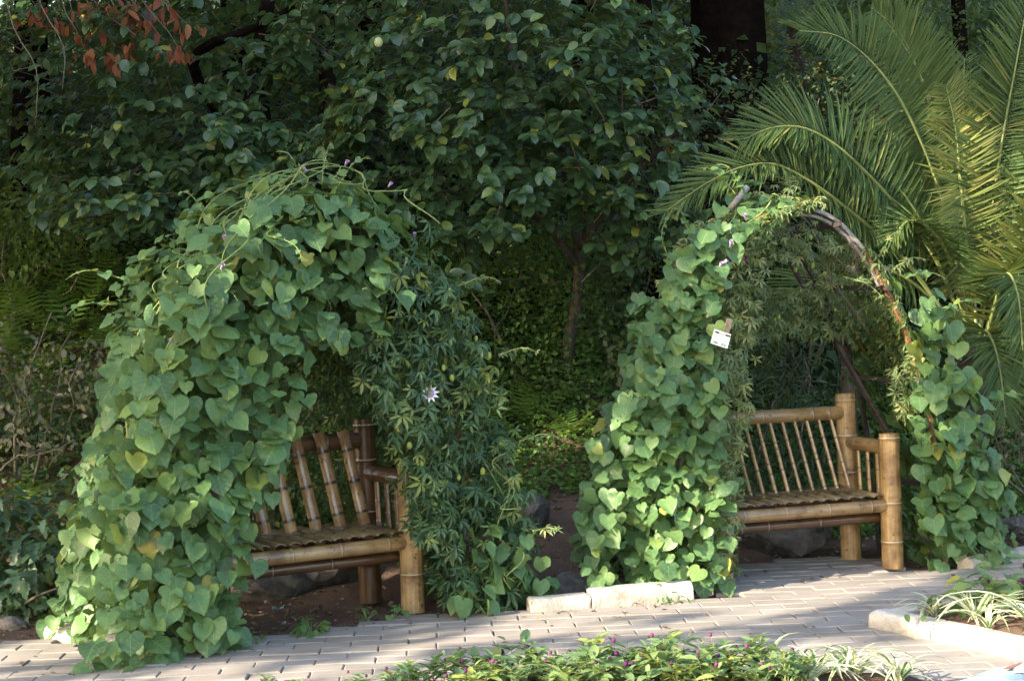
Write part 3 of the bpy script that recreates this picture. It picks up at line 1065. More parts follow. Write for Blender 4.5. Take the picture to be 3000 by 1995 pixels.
def shell(ab, lv, n, t0, t1, b0, b1, size, thick=0.2, front=0.35, up=0.25, jit=0.35):
    t = RNG.uniform(t0, t1, n); b = RNG.uniform(b0, b1, n)
    p, nn = ab.hoop(t)
    off = RNG.uniform(min(-0.02, thick), max(-0.02, thick), n) * (0.6 + 0.4 * np.sin(t * 9 + b * 5))
    s = p[:, 0] + nn[:, 0] * off; z = p[:, 1] + nn[:, 1] * off
    P = ab.w(s, b, np.maximum(z, 0.06))
    N = nn[:, :1] * ab.u + nn[:, 1:] * np.array([0, 0, 1.0]) - ab.v * front + np.array([0, 0, up]) + rnd(n) * jit
    T = DOWN + rnd(n) * 0.35 + N * 0.15
    lv.add(P, N, T, RNG.uniform(*size, n))


def curtain(ab, lv, n, poly, b0, b1, size, up=0.45, jit=0.32, side=0.0, sign=-1):
    poly = np.array(poly)
    lo, hi = poly.min(0), poly.max(0)
    S = []; Z = []
    got = 0
    while got < n:
        a = RNG.uniform(lo[0], hi[0], n * 2); c = RNG.uniform(lo[1], hi[1], n * 2)
        k = inpoly(a, c, poly)
        S.append(a[k]); Z.append(c[k]); got += k.sum()
    S = np.concatenate(S)[:n]; Z = np.concatenate(Z)[:n]
    b = RNG.uniform(b0, b1, n)
    P = ab.w(S, b, np.maximum(Z, 0.05))
    N = sign * ab.v + np.array([0, 0, up]) + ab.u * (side + S * 0.25)[:, None] + rnd(n) * jit
    T = DOWN + rnd(n) * 0.38
    lv.add(P, N, T, RNG.uniform(*size, n))


def vine_stems(parent, ab, n, t0, t1, b0, b1, mat, r=0.006, off=0.06):
    for _ in range(n):
        ta, tb = RNG.uniform(t0, t1, 2); ba = RNG.uniform(b0, b1); bb = ba + RNG.uniform(-.2, .2)
        q = np.linspace(0, 1, 36)
        p, nn = ab.hoop(np.clip(ta + (tb - ta) * q, -1, 1))
        P = ab.w(p[:, 0] + nn[:, 0] * off, ba + (bb - ba) * q, np.maximum(p[:, 1] + nn[:, 1] * off, 0.02)) + wob(np.outer(q, [1.6, 2.6, 3.6]) + ta * 9, 0.05)
        mb = MB(); tube(mb, P - np.array(parent.location), r, 5)
        mb.build('stem', mat, parent)


def shoots(parent, o, spots, mat, leafmesh, seed):
    """thin growing tips that rise and curl, with small leaves"""
    rr = random.Random(seed)
    for (p, d, ln) in spots:
        p = np.array(p, float); d = nrm(np.array(d, float))
        pts = [p]
        side = nrm(np.cross(d, [0, 0, 1]) + 1e-3)
        for k in range(1, 15):
            q = k / 14
            d2 = nrm(d + np.array([0, 0, -1]) * max(0, q - 0.45) * 1.8 + side * math.sin(q * 7 + seed) * 0.5)
            pts.append(pts[-1] + d2 * ln / 14)
        mb = MB(); tube(mb, np.array(pts) - o, np.linspace(0.005, 0.002, 15), 5)
        mb.build('shoot', mat, parent)
        for k in range(1, 15, 2):
            ob = bpy.data.objects.new('leaf', leafmesh); COL.objects.link(ob); ob.parent = parent
            n = np.array([rr.gauss(0, .5), rr.gauss(-0.4, .4), 0.8]); tt = np.array([rr.gauss(0, 1), rr.gauss(0, 1), rr.gauss(-.3, .5)])
            m = Matrix(frames(n[None], tt[None])[0] * rr.uniform(0.035, 0.085) * (1.25 - k / 16)).to_4x4()
            m.translation = Vector(pts[k] - o); ob.matrix_local = m


def trumpet(parent, P, d, ln, mat):
    mb = MB()
    d = nrm(np.array(d, float))
    pts = [np.array(P) + d * q * ln for q in (0, 0.35, 0.7, 0.92, 1.0)]
    tube(mb, pts, [0.003, 0.006, 0.009, 0.011, 0.012], 8, False)
    return mb.build('flower', mat, parent)


def berry(parent, P, r, mat, name='bud', stretch=1.5):
    mb = MB()
    q = np.linspace(0, PI, 7)
    tube(mb, [np.array(P) + np.array([0, 0, -math.cos(a) * r * stretch]) for a in q], [max(0.0008, r * math.sin(a)) for a in q], 8)
    return mb.build(name, mat, parent)


def passion_flower(parent, P, d, r):
    x, y, d = basis(np.array(d, float)); P = np.array(P, float)
    mb = MB(); tube(mb, [P + d * 0.002, P + d * 0.008], [r * 0.45, r * 0.42], 16)
    fl = mb.build('flower', M['lilac'], parent)
    for k in range(10):
        a = 2 * PI * k / 10 + 0.2
        e = math.cos(a) * x + math.sin(a) * y; s = -math.sin(a) * x + math.cos(a) * y
        mb = MB()
        mb.add([P, P + e * r * 0.55 + s * r * 0.17 + d * 0.004, P + e * r + d * -0.004, P + e * r * 0.55 - s * r * 0.17 + d * 0.004], [(0, 1, 2), (0, 2, 3)])
        ob = mb.build('petal', M['white_petal'], fl)
    mb = MB(); tube(mb, [P + d * 0.008, P + d * 0.018, P + d * 0.03], [r * 0.2, r * 0.18, r * 0.05], 10)
    mb.build('pistil', M['bud'], fl)


# --- vine of heart shaped leaves over the left arbour
HL = thing('heart_leaf_vine', 'dense vine of large heart shaped leaves draped over the slat backed bench', 'vine', tuple(AL.w(np.array(-0.97), np.array(0.0), np.array(0.0))))
lv = Leaves()
shell(AL, lv, 1250, -1.0, -0.3, -0.10, 0.95, (0.06, 0.135), 0.30, 0.45, 0.75, 0.5)
shell(AL, lv, 850, -0.42, 0.30, -0.15, 0.95, (0.06, 0.13), 0.26, 0.30, 0.9, 0.5)
shell(AL, lv, 200, 0.2, 0.50, -0.15, 0.5, (0.06, 0.125), 0.22, 0.4, 0.7, 0.5)
polyL = [(-1.36, 0.04), (-1.34, 0.9), (-1.12, 1.6), (-0.90, 2.0), (-0.62, 2.27), (-0.35, 2.40), (0.1, 2.42), (0.36, 2.24), (0.40, 2.02), (0.22, 1.62), (-0.16, 1.58), (-0.32, 1.08), (-0.46, 0.76), (-0.60, 0.37), (-0.64, 0.06)]
curtain(AL, lv, 620, polyL, -0.34, -0.10, (0.065, 0.145), 0.8, 0.5)
curtain(AL, lv, 380, polyL, -0.10, 0.06, (0.065, 0.13), 0.8, 0.5)
curtain(AL, lv, 70, [(-1.55, 0.03), (-1.3, 0.6), (-0.75, 0.5), (-0.64, 0.05)], -0.40, -0.2, (0.075, 0.14), 0.8)
put_leaves(HL, lv, HEART, M['heart'], 300)
vine_stems(HL, AL, 18, -1, 0.35, -0.35, 0.5, M['stem'], 0.004, 0.2)
for k in range(7):
    t_ = RNG.uniform(-0.55, 0.3); b_ = RNG.uniform(-0.25, 0.2)
    p, n = AL.hoop(np.array([t_])); off = RNG.uniform(0.14, 0.27)
    P = AL.w(p[:, 0] + n[:, 0] * off, np.array([b_ - 0.12]), p[:, 1] + n[:, 1] * off)[0] - np.array(HL.location)
    trumpet(HL, P, [RNG.normal() * 0.5, -0.6, 0.8], 0.034, M['lilac'])
hm = tmesh('leaf', HEART[0], M['heart'])
shoots(HL, np.array(HL.location), [((-1.25, 9.4, 2.46), (0.9, 0, 0.9), 0.36), ((-1.1, 9.45, 2.44), (-0.5, -0.2, 1.3), 0.34), ((-0.95, 9.45, 2.44), (0.5, 0.1, 0.8), 0.32), ((-1.62, 9.2, 2.30), (-0.5, -0.1, 0.9), 0.24), ((-2.05, 9.1, 1.98), (-1, -0.1, 0.35), 0.35), ((-2.1, 9.1, 1.85), (-1, 0, 0.1), 0.3), ((-1.02, 9.45, 2.48), (0.15, 0, 1.0), 0.28), ((-1.7, 9.0, 1.9), (0.8, -0.5, 0.1), 0.4), ((-1.3, 9.1, 2.2), (0.6, -0.6, -0.2), 0.4)], M['stem'], hm, 1)

# --- passion vine on the right flank of the left arbour
PLv = thing('passion_vine', 'dark passion flower vine with fingered leaves and a white flower beside the slat backed bench', 'vine', tuple(AL.w(np.array(0.97), np.array(0.0), np.array(0.0))))
lv = Leaves()
polyP = [(0.34, 2.20), (0.72, 1.98), (0.94, 1.68), (1.16, 0.96), (1.24, 0.45), (1.30, 0.02), (0.68, 0.02), (0.60, 0.50), (0.42, 0.85), (0.32, 1.12), (0.14, 1.45), (0.22, 1.8)]
curtain(AL, lv, 1250, polyP, -0.30, 0.02, (0.05, 0.11), 0.5, 0.55)
shell(AL, lv, 1700, 0.22, 1.0, -0.15, 0.95, (0.05, 0.11), 0.38, 0.5, 0.4, 0.6)
curtain(AL, lv, 1100, [(-0.85, 0.9), (-0.8, 1.7), (-0.5, 2.1), (0.5, 2.1), (0.85, 1.7), (0.9, 0.5), (0.5, 0.5), (0.45, 1.25), (-0.4, 1.25), (-0.5, 0.9)], 0.68, 0.86, (0.06, 0.10), 0.3, 0.6)
shell(AL, lv, 900, -0.85, 0.5, 0.1, 0.95, (0.06, 0.11), -0.08, 0.8, -0.5, 0.6)
curtain(AL, lv, 180, [(0.45, 0.50), (0.44, 1.0), (0.70, 1.0), (0.70, 0.42)], -0.27, -0.12, (0.055, 0.10), 0.45, 0.5)
put_leaves(PLv, lv, PALMATE, M['passion'], 300)
vine_stems(PLv, AL, 14, 0.25, 1, -0.2, 0.6, M['stem'], 0.004, 0.08)
o = np.array(PLv.location)
passion_flower(PLv, np.array([-0.47, 9.58, 1.30]) - o, (-0.15, -1, 0.25), 0.055)
for k in range(26):
    a = RNG.uniform(0.25, 1.05); z = RNG.uniform(0.3, 1.9)
    if not inpoly(np.array([a]), np.array([z]), polyP)[0]:
        continue
    berry(PLv, AL.w(np.array(a), np.array(-0.24), np.array(z)) - o, RNG.uniform(0.010, 0.016), M['bud'])
pmh = tmesh('leaf', PALMATE[0], M['passion_dry'])
shoots(PLv, o, [((-0.30, 9.75, 1.9), (0.8, 0, 0.3), 0.28), ((-0.08, 9.8, 1.5), (1, 0, 0.3), 0.26), ((0.02, 9.8, 1.0), (1, -0.1, 0.3), 0.28), ((0.08, 9.65, 0.5), (1, -0.2, 0.2), 0.2)], M['stem'], pmh, 4)
HS = thing('heart_leaf_vine', 'few yellowing heart shaped leaves creeping among dark fingered vine at the kerb end', 'vine', (-0.2, 9.55, 0))
lv = Leaves()
curtain(AL, lv, 40, [(0.62, 0.03), (0.72, 0.55), (1.15, 0.5), (1.46, 0.03)], -0.36, -0.22, (0.08, 0.135), 0.4, 0.5)
put_leaves(HS, lv, HEART, M['heart'], 60)
vine_stems(HS, AL, 3, 0.75, 1, -0.3, -0.25, M['stem'], 0.004, 0.06)

# --- right arbour: heart leaves on its left flank
HR = thing('heart_leaf_vine', 'vine of heart shaped leaves climbing the arbour flank beside the white plant label', 'vine', tuple(AR.w(np.array(-0.97), np.array(0.0), np.array(0.0))))
lv = Leaves()
shell(AR, lv, 900, -1.0, -0.45, -0.10, 0.90, (0.055, 0.12), 0.34, 0.45, 0.8)
shell(AR, lv, 230, -0.5, -0.06, -0.12, 0.42, (0.065, 0.13), 0.30, 0.45, 0.8)
polyRL = [(-1.22, 0.10), (-1.34, 0.9), (-1.22, 1.40), (-1.05, 1.86), (-0.90, 2.12), (-0.58, 2.36), (-0.34, 2.38), (-0.57, 2.12), (-0.76, 1.73), (-0.74, 1.11), (-0.72, 0.48), (-0.72, 0.06)]
curtain(AR, lv, 420, polyRL, -0.32, -0.08, (0.055, 0.122), 0.9, 0.5)
curtain(AR, lv, 130, polyRL, -0.08, 0.05, (0.07, 0.13), 0.9)
shell(AR, lv, 40, -0.25, 0.02, -0.05, 0.3, (0.09, 0.14), 0.12, 0.3, 0.8)
curtain(AR, lv, 110, [(-1.62, 0.05), (-1.52, 0.95), (-1.25, 1.3), (-1.15, 0.05)], -0.2, 0.15, (0.06, 0.125), 0.85, 0.5, -0.5)
put_leaves(HR, lv, HEART, M['heart'], 300)
vine_stems(HR, AR, 8, -1, -0.1, -0.15, 0.5, M['stem'], 0.005, 0.16)
o = np.array(HR.location)
shoots(HR, o, [((1.45, 10.45, 2.42), (-0.6, 0, 1.2), 0.30), ((1.40, 10.45, 2.42), (-0.7, 0.1, 0.9), 0.34), ((0.95, 10.3, 2.0), (0.0, 0, 1.0), 0.32), ((0.85, 10.2, 1.5), (-0.6, 0, 0.9), 0.26), ((1.35, 10.3, 2.1), (0.2, -0.3, 0.9), 0.22), ((1.1, 10.35, 2.2), (-0.4, -0.1, 0.9), 0.22)], M['stem'], hm, 2)
mb = MB(); q_ = np.array([1.40, 10.75, 2.35]) - o
tube(mb, [q_, q_ + np.array([0.12, 0.04, 0.14])], [0.02, 0.022], 6); mb.build('dry_stalk', M['strip_grey'], HR)
for k in range(4):
    t_ = RNG.uniform(-0.55, -0.2)
    p, n = AR.hoop(np.array([t_]))
    P = AR.w(p[:, 0] + n[:, 0] * 0.22, np.array([-0.3]), p[:, 1] + n[:, 1] * 0.22)[0] - o
    trumpet(HR, P, [RNG.normal() * 0.5, -0.6, 0.8], 0.05, M['lilac'])

# --- right arbour: heart leaves on its right flank
H2 = thing('heart_leaf_vine', 'vine of heart shaped leaves on the arbour flank below the palm', 'vine', tuple(AR.w(np.array(0.97), np.array(0.0), np.array(0.0))))
lv = Leaves()
shell(AR, lv, 480, 0.52, 1.0, -0.05, 0.88, (0.08, 0.155), 0.30, 0.55, 0.7)
shell(AR, lv, 40, 0.40, 0.56, -0.05, 0.4, (0.07, 0.12), 0.16, 0.5, 0.8)
polyRR = [(0.80, 1.90), (0.90, 1.75), (1.08, 1.30), (1.24, 0.67), (1.30, 0.08), (0.72, 0.06), (0.72, 0.61), (0.70, 1.0), (0.66, 1.35)]
curtain(AR, lv, 260, polyRR, -0.25, -0.02, (0.07, 0.15), 0.75, 0.5)
curtain(AR, lv, 80, [(1.10, 0.05), (1.02, 1.3), (1.25, 1.0), (1.42, 0.05)], -0.2, 0.1, (0.07, 0.14), 0.75, 0.5, 0.4)
put_leaves(H2, lv, HEART, M['heart'], 240)
vine_stems(H2, AR, 6, 0.5, 1, -0.1, 0.5, M['stem'], 0.005, 0.14)
o = np.array(H2.location)
shoots(H2, o, [((2.75, 10.95, 1.65), (0.9, -0.1, 0.5), 0.3), ((3.05, 11.0, 1.1), (1, -0.1, 0.15), 0.32), ((2.55, 10.9, 1.9), (0.9, -0.1, 0.1), 0.26)], M['stem'], hm, 3)

# --- right arbour: passion vine inside the arch
PR = thing('passion_vine', 'pale passion flower vine hanging inside the arch over the spindle backed bench', 'vine', tuple(AR.w(np.array(-0.7), np.array(0.1), np.array(0.0))))
lv = Leaves()
curtain(AR, lv, 700, [(-0.80, 1.80), (-0.50, 2.12), (-0.28, 2.28), (-0.36, 1.9), (-0.44, 1.52), (-0.52, 0.89), (-0.60, 0.07), (-0.82, 0.05), (-0.80, 0.91)], -0.16, 0.05, (0.05, 0.085), 0.35, 0.6)
curtain(AR, lv, 260, [(-0.75, 0.1), (-0.75, 1.6), (-0.45, 1.6), (-0.5, 0.8), (-0.58, 0.1)], 0.05, 0.5, (0.05, 0.085), 0.35, 0.6)
shell(AR, lv, 380, -0.62, -0.05, 0.3, 0.85, (0.055, 0.09), 0.12, 0.6, 0.1, 0.6)
curtain(AR, lv, 800, [(-0.55, 1.40), (-0.5, 1.95), (-0.2, 1.92), (0.3, 1.84), (0.72, 1.95), (0.92, 1.78), (0.85, 1.52), (0.5, 1.50), (0.2, 1.56), (-0.2, 1.52), (-0.4, 1.2)], 0.45, 0.80, (0.05, 0.085), 0.35, 0.6)
shell(AR, lv, 120, -0.1, 0.6, 0.65, 0.85, (0.05, 0.08), 0.08, 0.6, 0.1, 0.6)
shell(AR, lv, 260, -0.42, 0.06, -0.2, 0.3, (0.045, 0.08), 0.26, 0.5, 0.5, 0.6)
curtain(AR, lv, 160, [(-0.45, 2.1), (-0.2, 2.28), (0.1, 2.26), (0.25, 2.1), (0.0, 2.02), (-0.3, 1.95)], -0.05, 0.5, (0.04, 0.075), 0.4, 0.6)
shell(AR, lv, 420, 0.26, 0.66, -0.08, 0.5, (0.05, 0.08), 0.08, 0.6, 0.1, 0.6)
curtain(AR, lv, 80, [(0.62, 1.0), (0.66, 1.35), (0.82, 1.35), (0.80, 0.95)], -0.06, 0.1, (0.045, 0.075), 0.35, 0.6)
put_leaves(PR, lv, PALMATE, M['passion_dry'], 300)
o = np.array(PR.location)
vine_stems(PR, AR, 12, -0.7, 0.6, 0.0, 0.8, M['twig'], 0.004, -0.03)
for k in range(14):
    berry(PR, AR.w(np.array(RNG.uniform(-0.6, 0.6)), np.array(RNG.uniform(0.3, 0.7)), np.array(RNG.uniform(1.6, 2.2))) - o, RNG.uniform(0.009, 0.014), M['bud'])
shoots(PR, o, [((2.35, 10.85, 2.02), (0.5, 0, 0.9), 0.26), ((2.45, 10.9, 1.95), (0.9, 0, 0.5), 0.24), ((1.75, 10.6, 2.3), (-0.3, 0, 0.6), 0.2), ((2.1, 10.75, 1.9), (0.6, -0.1, -0.2), 0.3)], M['stem'], pmh, 7)
trumpet(PR, np.array([1.42, 10.3, 2.0]) - o, (0.2, -0.5, 0.8), 0.04, M['magenta'])

# --- white plant label
def plant_sign():
    t = thing('plant_label', 'small tilted white plant label with black printed bars among the leaves', 'sign', tuple(AR.w(np.array(-0.80), np.array(-0.375), np.array(1.545))))
    x = AR.u; y = np.array([0, 0, 1.0]); a = R(-19)
    X = x * math.cos(a) + y * math.sin(a); Yv = -x * math.sin(a) + y * math.cos(a)
    n = nrm(np.cross(X, Yv)); X = nrm(X + n * 0.1); 
    def rect(cx, cy, w, h, d, name, mat, th=0.003):
        c = X * cx + Yv * cy + n * d
        mb = MB(); V = []
        for dz in (0, th):
            for sx, sy in ((-1, -1), (1, -1), (1, 1), (-1, 1)):
                V.append(c + X * sx * w / 2 + Yv * sy * h / 2 + n * dz)
        mb.add(V, [(3, 2, 1, 0), (4, 5, 6, 7), (0, 1, 5, 4), (1, 2, 6, 5), (2, 3, 7, 6), (3, 0, 4, 7)])
        return mb.build(name, mat, t, smooth=False)
    rect(0, 0, 0.108, 0.086, 0, 'card', M['white_card'])
    rect(0.002, 0.030, 0.098, 0.011, 0.0035, 'title_bar', M['black_print'], 0.0006)
    rect(0.0, 0.030, 0.04, 0.004, 0.0045, 'title_text', M['white_card'], 0.0005)
    for k, w in enumerate((0.06, 0.07, 0.05)):
        rect(-0.008, 0.012 - k * 0.014, w, 0.003, 0.0035, 'text_line', M['grey_print'], 0.0005)
    for cx in (-0.03, 0.03):
        for q in (0.003, -0.003):
            rect(cx * 0.85, -0.030 + q * 1.2, 0.036, 0.004, 0.0035, 'text_block', M['black_print'], 0.0006)
    rect(0.025, 0.07, 0.035, 0.12, -0.008, 'stake', M['twig'], 0.006)


plant_sign()

# ------------------------------------------------------------------ trees behind
def crown(lv, ells, per, size, trunk, tw=None, droop=0.35, shell_in=0.45, front_bias=0.0):
    for (c, r, nc) in ells:
        c = np.array(c, float); r = np.array(r, float)
        d = nrm(rnd(nc))
        if front_bias:
            fl = (d[:, 1] > 0) & (RNG.random(nc) < front_bias)
            d[fl, 1] *= -1
        rad = shell_in + (1 - shell_in) * RNG.random(nc) ** 0.6
        P = c + d * r * rad[:, None]
        P += wob(P, 0.12, 2.2)
        out = nrm(P - np.array(trunk) * [1, 1, 0] - [0, 0, c[2] - 0.6])
        td = nrm(out * [1, 1, 0.5] + rnd(nc) * 0.35 + DOWN * 0.15)
        for k in range(per):
            q = k / max(1, per - 1)
            base = P + td * (q - 0.5) * size[1] * 1.6
            a = RNG.uniform(0, 2 * PI, nc)
            s1 = nrm(np.cross(td, [0, 0, 1.0])); s2 = np.cross(s1, td)
            lat = s1 * np.cos(a)[:, None] + s2 * np.sin(a)[:, None]
            T = td * (0.35 + 0.6 * q) + lat * 0.9 + DOWN * droop
            N = np.array([0, 0, 0.9]) + out * 0.55 + lat * -0.15 + rnd(nc) * 0.3
            lv.add(base, N, T, RNG.uniform(*size, nc))
        if tw is not None:
            tw.append((P, td))


def tree(name, label, base, trunk_pts, trunk_r, limbs, ells, per, size, temps, mat, bark, n_obj=300, group=None, droop=0.35, fb=0.4, twigs=True, si=0.45):
    base = (base[0], base[1], float(ground_z(base[0], base[1])) - 0.05)
    t = thing(name, label, 'tree', base, group)
    o = np.array(base)
    P = catmull([base] + list(trunk_pts), 16)
    mb = MB(); tube(mb, P - o, np.linspace(trunk_r, trunk_r * 0.55, 16), 9); tr = mb.build('trunk', bark, t)
    for lp, r in limbs:
        q = catmull(lp, 12)
        q = q + wob(q, 0.03, 4)
        mb = MB(); tube(mb, q - o, np.linspace(r, r * 0.35, 12), 7); mb.build('limb', bark, tr)
    lv = Leaves(); tw = []
    crown(lv, ells, per, size, trunk_pts[-1], tw, droop, si, fb)
    if twigs:
        mb = MB()
        for P_, td in tw:
            for a, d in zip(P_[::2], td[::2]):
                b = a - d * 0.28 + np.array([0, 0.05, -0.03])
                tube(mb, [b - o, a + d * 0.06 - o], [0.006, 0.003], 3, False)
        k = mb.build('twigs', M['twig'], t); k['kind'] = 'stuff'
    put_leaves(t, lv, temps, mat, n_obj, 'leaf', 'crown')
    return t


QU = tree('fruit_tree', 'leafy fruit tree with oval leaves and one pale green fruit behind the arbours', (0.46, 14.0),
          [(0.46, 14.0, 1.5), (0.55, 14.0, 1.9), (0.56, 13.95, 2.4), (0.45, 13.8, 3.2)], 0.06,
          [([(0.55, 14, 2.1), (0.1, 13.6, 2.7), (-0.6, 13.2, 3.2), (-1.3, 12.8, 3.5)], 0.04), ([(0.55, 13.95, 2.3), (1.0, 13.5, 2.8), (1.5, 13.1, 3.2)], 0.035),
           ([(0.5, 13.9, 2.8), (0.2, 13.4, 3.4), (0, 13, 4.2)], 0.035), ([(0.0, 13.5, 2.7), (-0.5, 13.0, 2.7), (-0.8, 12.7, 2.55)], 0.02)],
          [((-0.15, 13.1, 3.9), (1.65, 1.25, 1.2), 430), ((-0.5, 12.7, 2.95), (1.25, 0.9, 0.7), 220), ((0.95, 13.0, 3.1), (0.75, 0.9, 0.85), 150),
           ((0.1, 13.2, 5.2), (2.0, 1.4, 0.7), 100), ((-0.75, 12.4, 2.45), (0.55, 0.4, 0.32), 40), ((0.9, 12.7, 2.45), (0.55, 0.4, 0.3), 36), ((-0.35, 12.3, 2.0), (0.25, 0.25, 0.15), 8)],
          7, (0.085, 0.125), OVAL, M['tree'], M['bark'])
mb = MB()
q = np.linspace(0, PI, 9)
fr_ = np.array([-0.86, 11.95, 3.68]) - np.array(QU.location)
tube(mb, [fr_ + np.array([0, 0, math.cos(a) * 0.036]) for a in q], [max(.001, 0.031 * math.sin(a)) for a in q], 12)
mb.build('fruit', M['fruit'], QU)

tree('fruit_tree', 'dark spreading tree with oval leaves overhanging the fern bank', (-2.2, 14.6),
     [(-2.2, 14.5, 2.6), (-2.1, 14.2, 3.5), (-1.9, 14.0, 4.4)], 0.11,
     [([(-2.15, 14.3, 3.2), (-2.5, 13.8, 3.8), (-2.1, 13.4, 4.02), (-1.6, 13.3, 4.2)], 0.06), ([(-2.0, 14.1, 3.2), (-1.8, 13.3, 3.0), (-2.1, 12.6, 2.75)], 0.035), ([(-1.95, 13.4, 4.0), (-1.85, 13.3, 3.5), (-1.9, 13.2, 2.9)], 0.035)],
     [((-3.1, 13.0, 3.75), (1.5, 1.0, 0.8), 230), ((-2.0, 12.8, 2.95), (0.8, 0.6, 0.42), 110), ((-2.9, 12.5, 2.72), (0.8, 0.5, 0.25), 60), ((-1.6, 13.0, 3.3), (0.6, 0.6, 0.7), 80), ((-3.0, 13.3, 4.9), (2.2, 1.4, 0.6), 90), ((-4.6, 13.2, 3.2), (0.8, 0.9, 0.8), 70), ((-3.6, 14.8, 5.0), (2.4, 0.8, 1.1), 200)],
     7, (0.085, 0.13), OVAL, M['tree'], M['bark_shaded'])

# red-leaved branch hanging into the top left
RT = thing('red_leaf_tree', 'bare twigged tree with hanging clusters of dry red leaves', 'tree', (-3.9, 11.9, float(ground_z(-3.9, 11.9)) - 0.03))
o = np.array(RT.location)
mb = MB(); tube(mb, catmull([o * 0, np.array([0.0, 0.1, 2.4]), np.array([0.1, 0.2, 4.4])], 10), np.linspace(0.07, 0.05, 10), 8); mb.build('trunk', M['bark'], RT)
lv = Leaves()
for tip in [(-3.12, 12.2, 3.96), (-2.98, 12.2, 3.72), (-2.62, 12.2, 3.98), (-2.45, 12.2, 4.05), (-2.24, 12.2, 3.88), (-2.62, 12.2, 3.80), (-2.85, 12.2, 3.98), (-2.42, 12.2, 3.75), (-2.78, 12.25, 3.72), (-3.0, 12.25, 3.86), (-2.35, 12.2, 3.98), (-2.52, 12.2, 3.92), (-2.95, 12.2, 4.06), (-2.72, 12.15, 4.06), (-3.28, 12.2, 4.0), (-2.3, 12.2, 3.70)]:
    tip = np.array(tip)
    st = np.array([-3.5 + (tip[0] + 3) * 0.45, 12.05, 4.65])
    b = catmull([st, st * 0.4 + tip * 0.6 + np.array([0, 0, 0.12]), tip + np.array([0, 0, 0.03])], 9)
    b += wob(b, 0.015, 9)
    mb = MB(); tube(mb, b - o, np.linspace(0.008, 0.003, 9), 5); mb.build('branch', M['twig'], RT)
    k = int(RNG.integers(4, 10))
    lv.add(tip + rnd(k) * [0.055, 0.05, 0.035], rnd(k) * [0.6, 0.4, 0.3] + [0, -0.7, 0.2], DOWN + rnd(k) * 0.28, RNG.uniform(0.065, 0.12, k))
mb = MB(); tube(mb, catmull([(0.1, 0.2, 4.3), (0.4, 0.15, 4.5), (1.3, 0.15, 4.85)], 9), np.linspace(0.03, 0.012, 9), 6); mb.build('limb', M['bark'], RT)
put_leaves(RT, lv, [oval_t(0.22, 0.5, 0.3, 0.8), oval_t(0.27, 0.3, 0.5, 0.8), oval_t(0.18, 0.6, 0.2, 0.8)], M['red'], 200)
for pts in ([(-3.55, 12.1, 4.4), (-3.45, 12.1, 3.9), (-3.3, 12.1, 3.6), (-3.32, 12.1, 3.2)], [(-3.3, 12.1, 4.4), (-3.25, 12.1, 4.05), (-3.1, 12.1, 3.75), (-3.12, 12.1, 3.45)]):
    mb = MB(); tube(mb, catmull(pts, 10) - o, np.linspace(0.008, 0.003, 10), 5); mb.build('branch', M['twig'], RT)

# big trunk up the slope, deep shade painted into its bark
BT = thing('old_tree', 'massive tree trunk up the slope with deep shade painted into its bark', 'tree', (2.3, 17.6, float(ground_z(2.3, 17.6)) - 0.1))
mb = MB()
V = []; Fc = []; sg = 40
for k in range(24):
    h = k * 0.29; rb = 0.36 + 0.17 * math.exp(-h * 1.4)
    for a in range(sg):
        q = 2 * PI * a / sg
        rr_ = rb * (1 + 0.07 * math.sin(q * 9 + math.sin(h * 1.3) * 2) + 0.05 * math.sin(q * 17 + h * 0.9) + 0.04 * math.sin(q * 3 + h * 2.1))
        V.append((rr_ * math.cos(q) + 0.06 * math.sin(h * 0.8), rr_ * math.sin(q), h))
for k in range(23):
    for a in range(sg):
        n_ = (a + 1) % sg
        Fc.append((k * sg + a, k * sg + n_, (k + 1) * sg + n_, (k + 1) * sg + a))
mb.add(V, Fc); mb.build('trunk', M['bark_shaded'], BT)
lv = Leaves()
crown(lv, [((2.2, 17.6, 7.4), (3.0, 2.4, 1.9), 420)], 7, (0.12, 0.18), (2.3, 17.6, 5), None)
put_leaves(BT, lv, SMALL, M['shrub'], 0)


# ------------------------------------------------------------------ shrubs and undergrowth
def bush(name, label, base, ells, n, size, temps, mat, n_obj=0, group=None, stems=6, cat='shrub', up=0.7, inner=0.5, jit=0.6):
    b = np.array([base[0], base[1], float(ground_z(base[0], base[1])) - 0.03])
    t = thing(name, label, cat, tuple(b), group)
    for k in range(stems):
        c, r = ells[k % len(ells)]
        e = np.array(c) + rnd(1)[0] * np.array(r) * 0.45
        pts = catmull([b + rnd(1)[0] * [0.1, 0.1, 0], (b * 0.5 + e * 0.5) + rnd(1)[0] * 0.12, e], 10)
        pts = pts + wob(pts, 0.035, 9.0) * np.linspace(0, 1, 10)[:, None]
        mb = MB(); tube(mb, pts - b, np.linspace(0.013, 0.004, 10), 5); mb.build('stem', M['twig'], t)
    lv = Leaves()
    tot = sum(np.prod(np.array(r) ** 0.67) for _, r in ells)
    for c, r in ells:
        k = int(n * np.prod(np.array(r) ** 0.67) / tot)
        d = nrm(rnd(k)); rad = inner + (1 - inner) * RNG.random(k) ** 0.7
        P = np.array(c) + d * np.array(r) * rad[:, None]
        P += wob(P, 0.10, 3.1) + wob(P, 0.05, 8.0)
        N = d * 0.7 + np.array([0, -0.25, up]) + rnd(k) * jit
        T = d * 0.6 + rnd(k) * 0.7 + DOWN * 0.3
        g = P[:, 2] > ground_z(P[:, 0], P[:, 1]) - 0.02
        lv.add(P[g], N[g], T[g], RNG.uniform(*size, g.sum()))
    put_leaves(t, lv, temps, mat, n_obj, 'leaf', 'foliage')
    return t


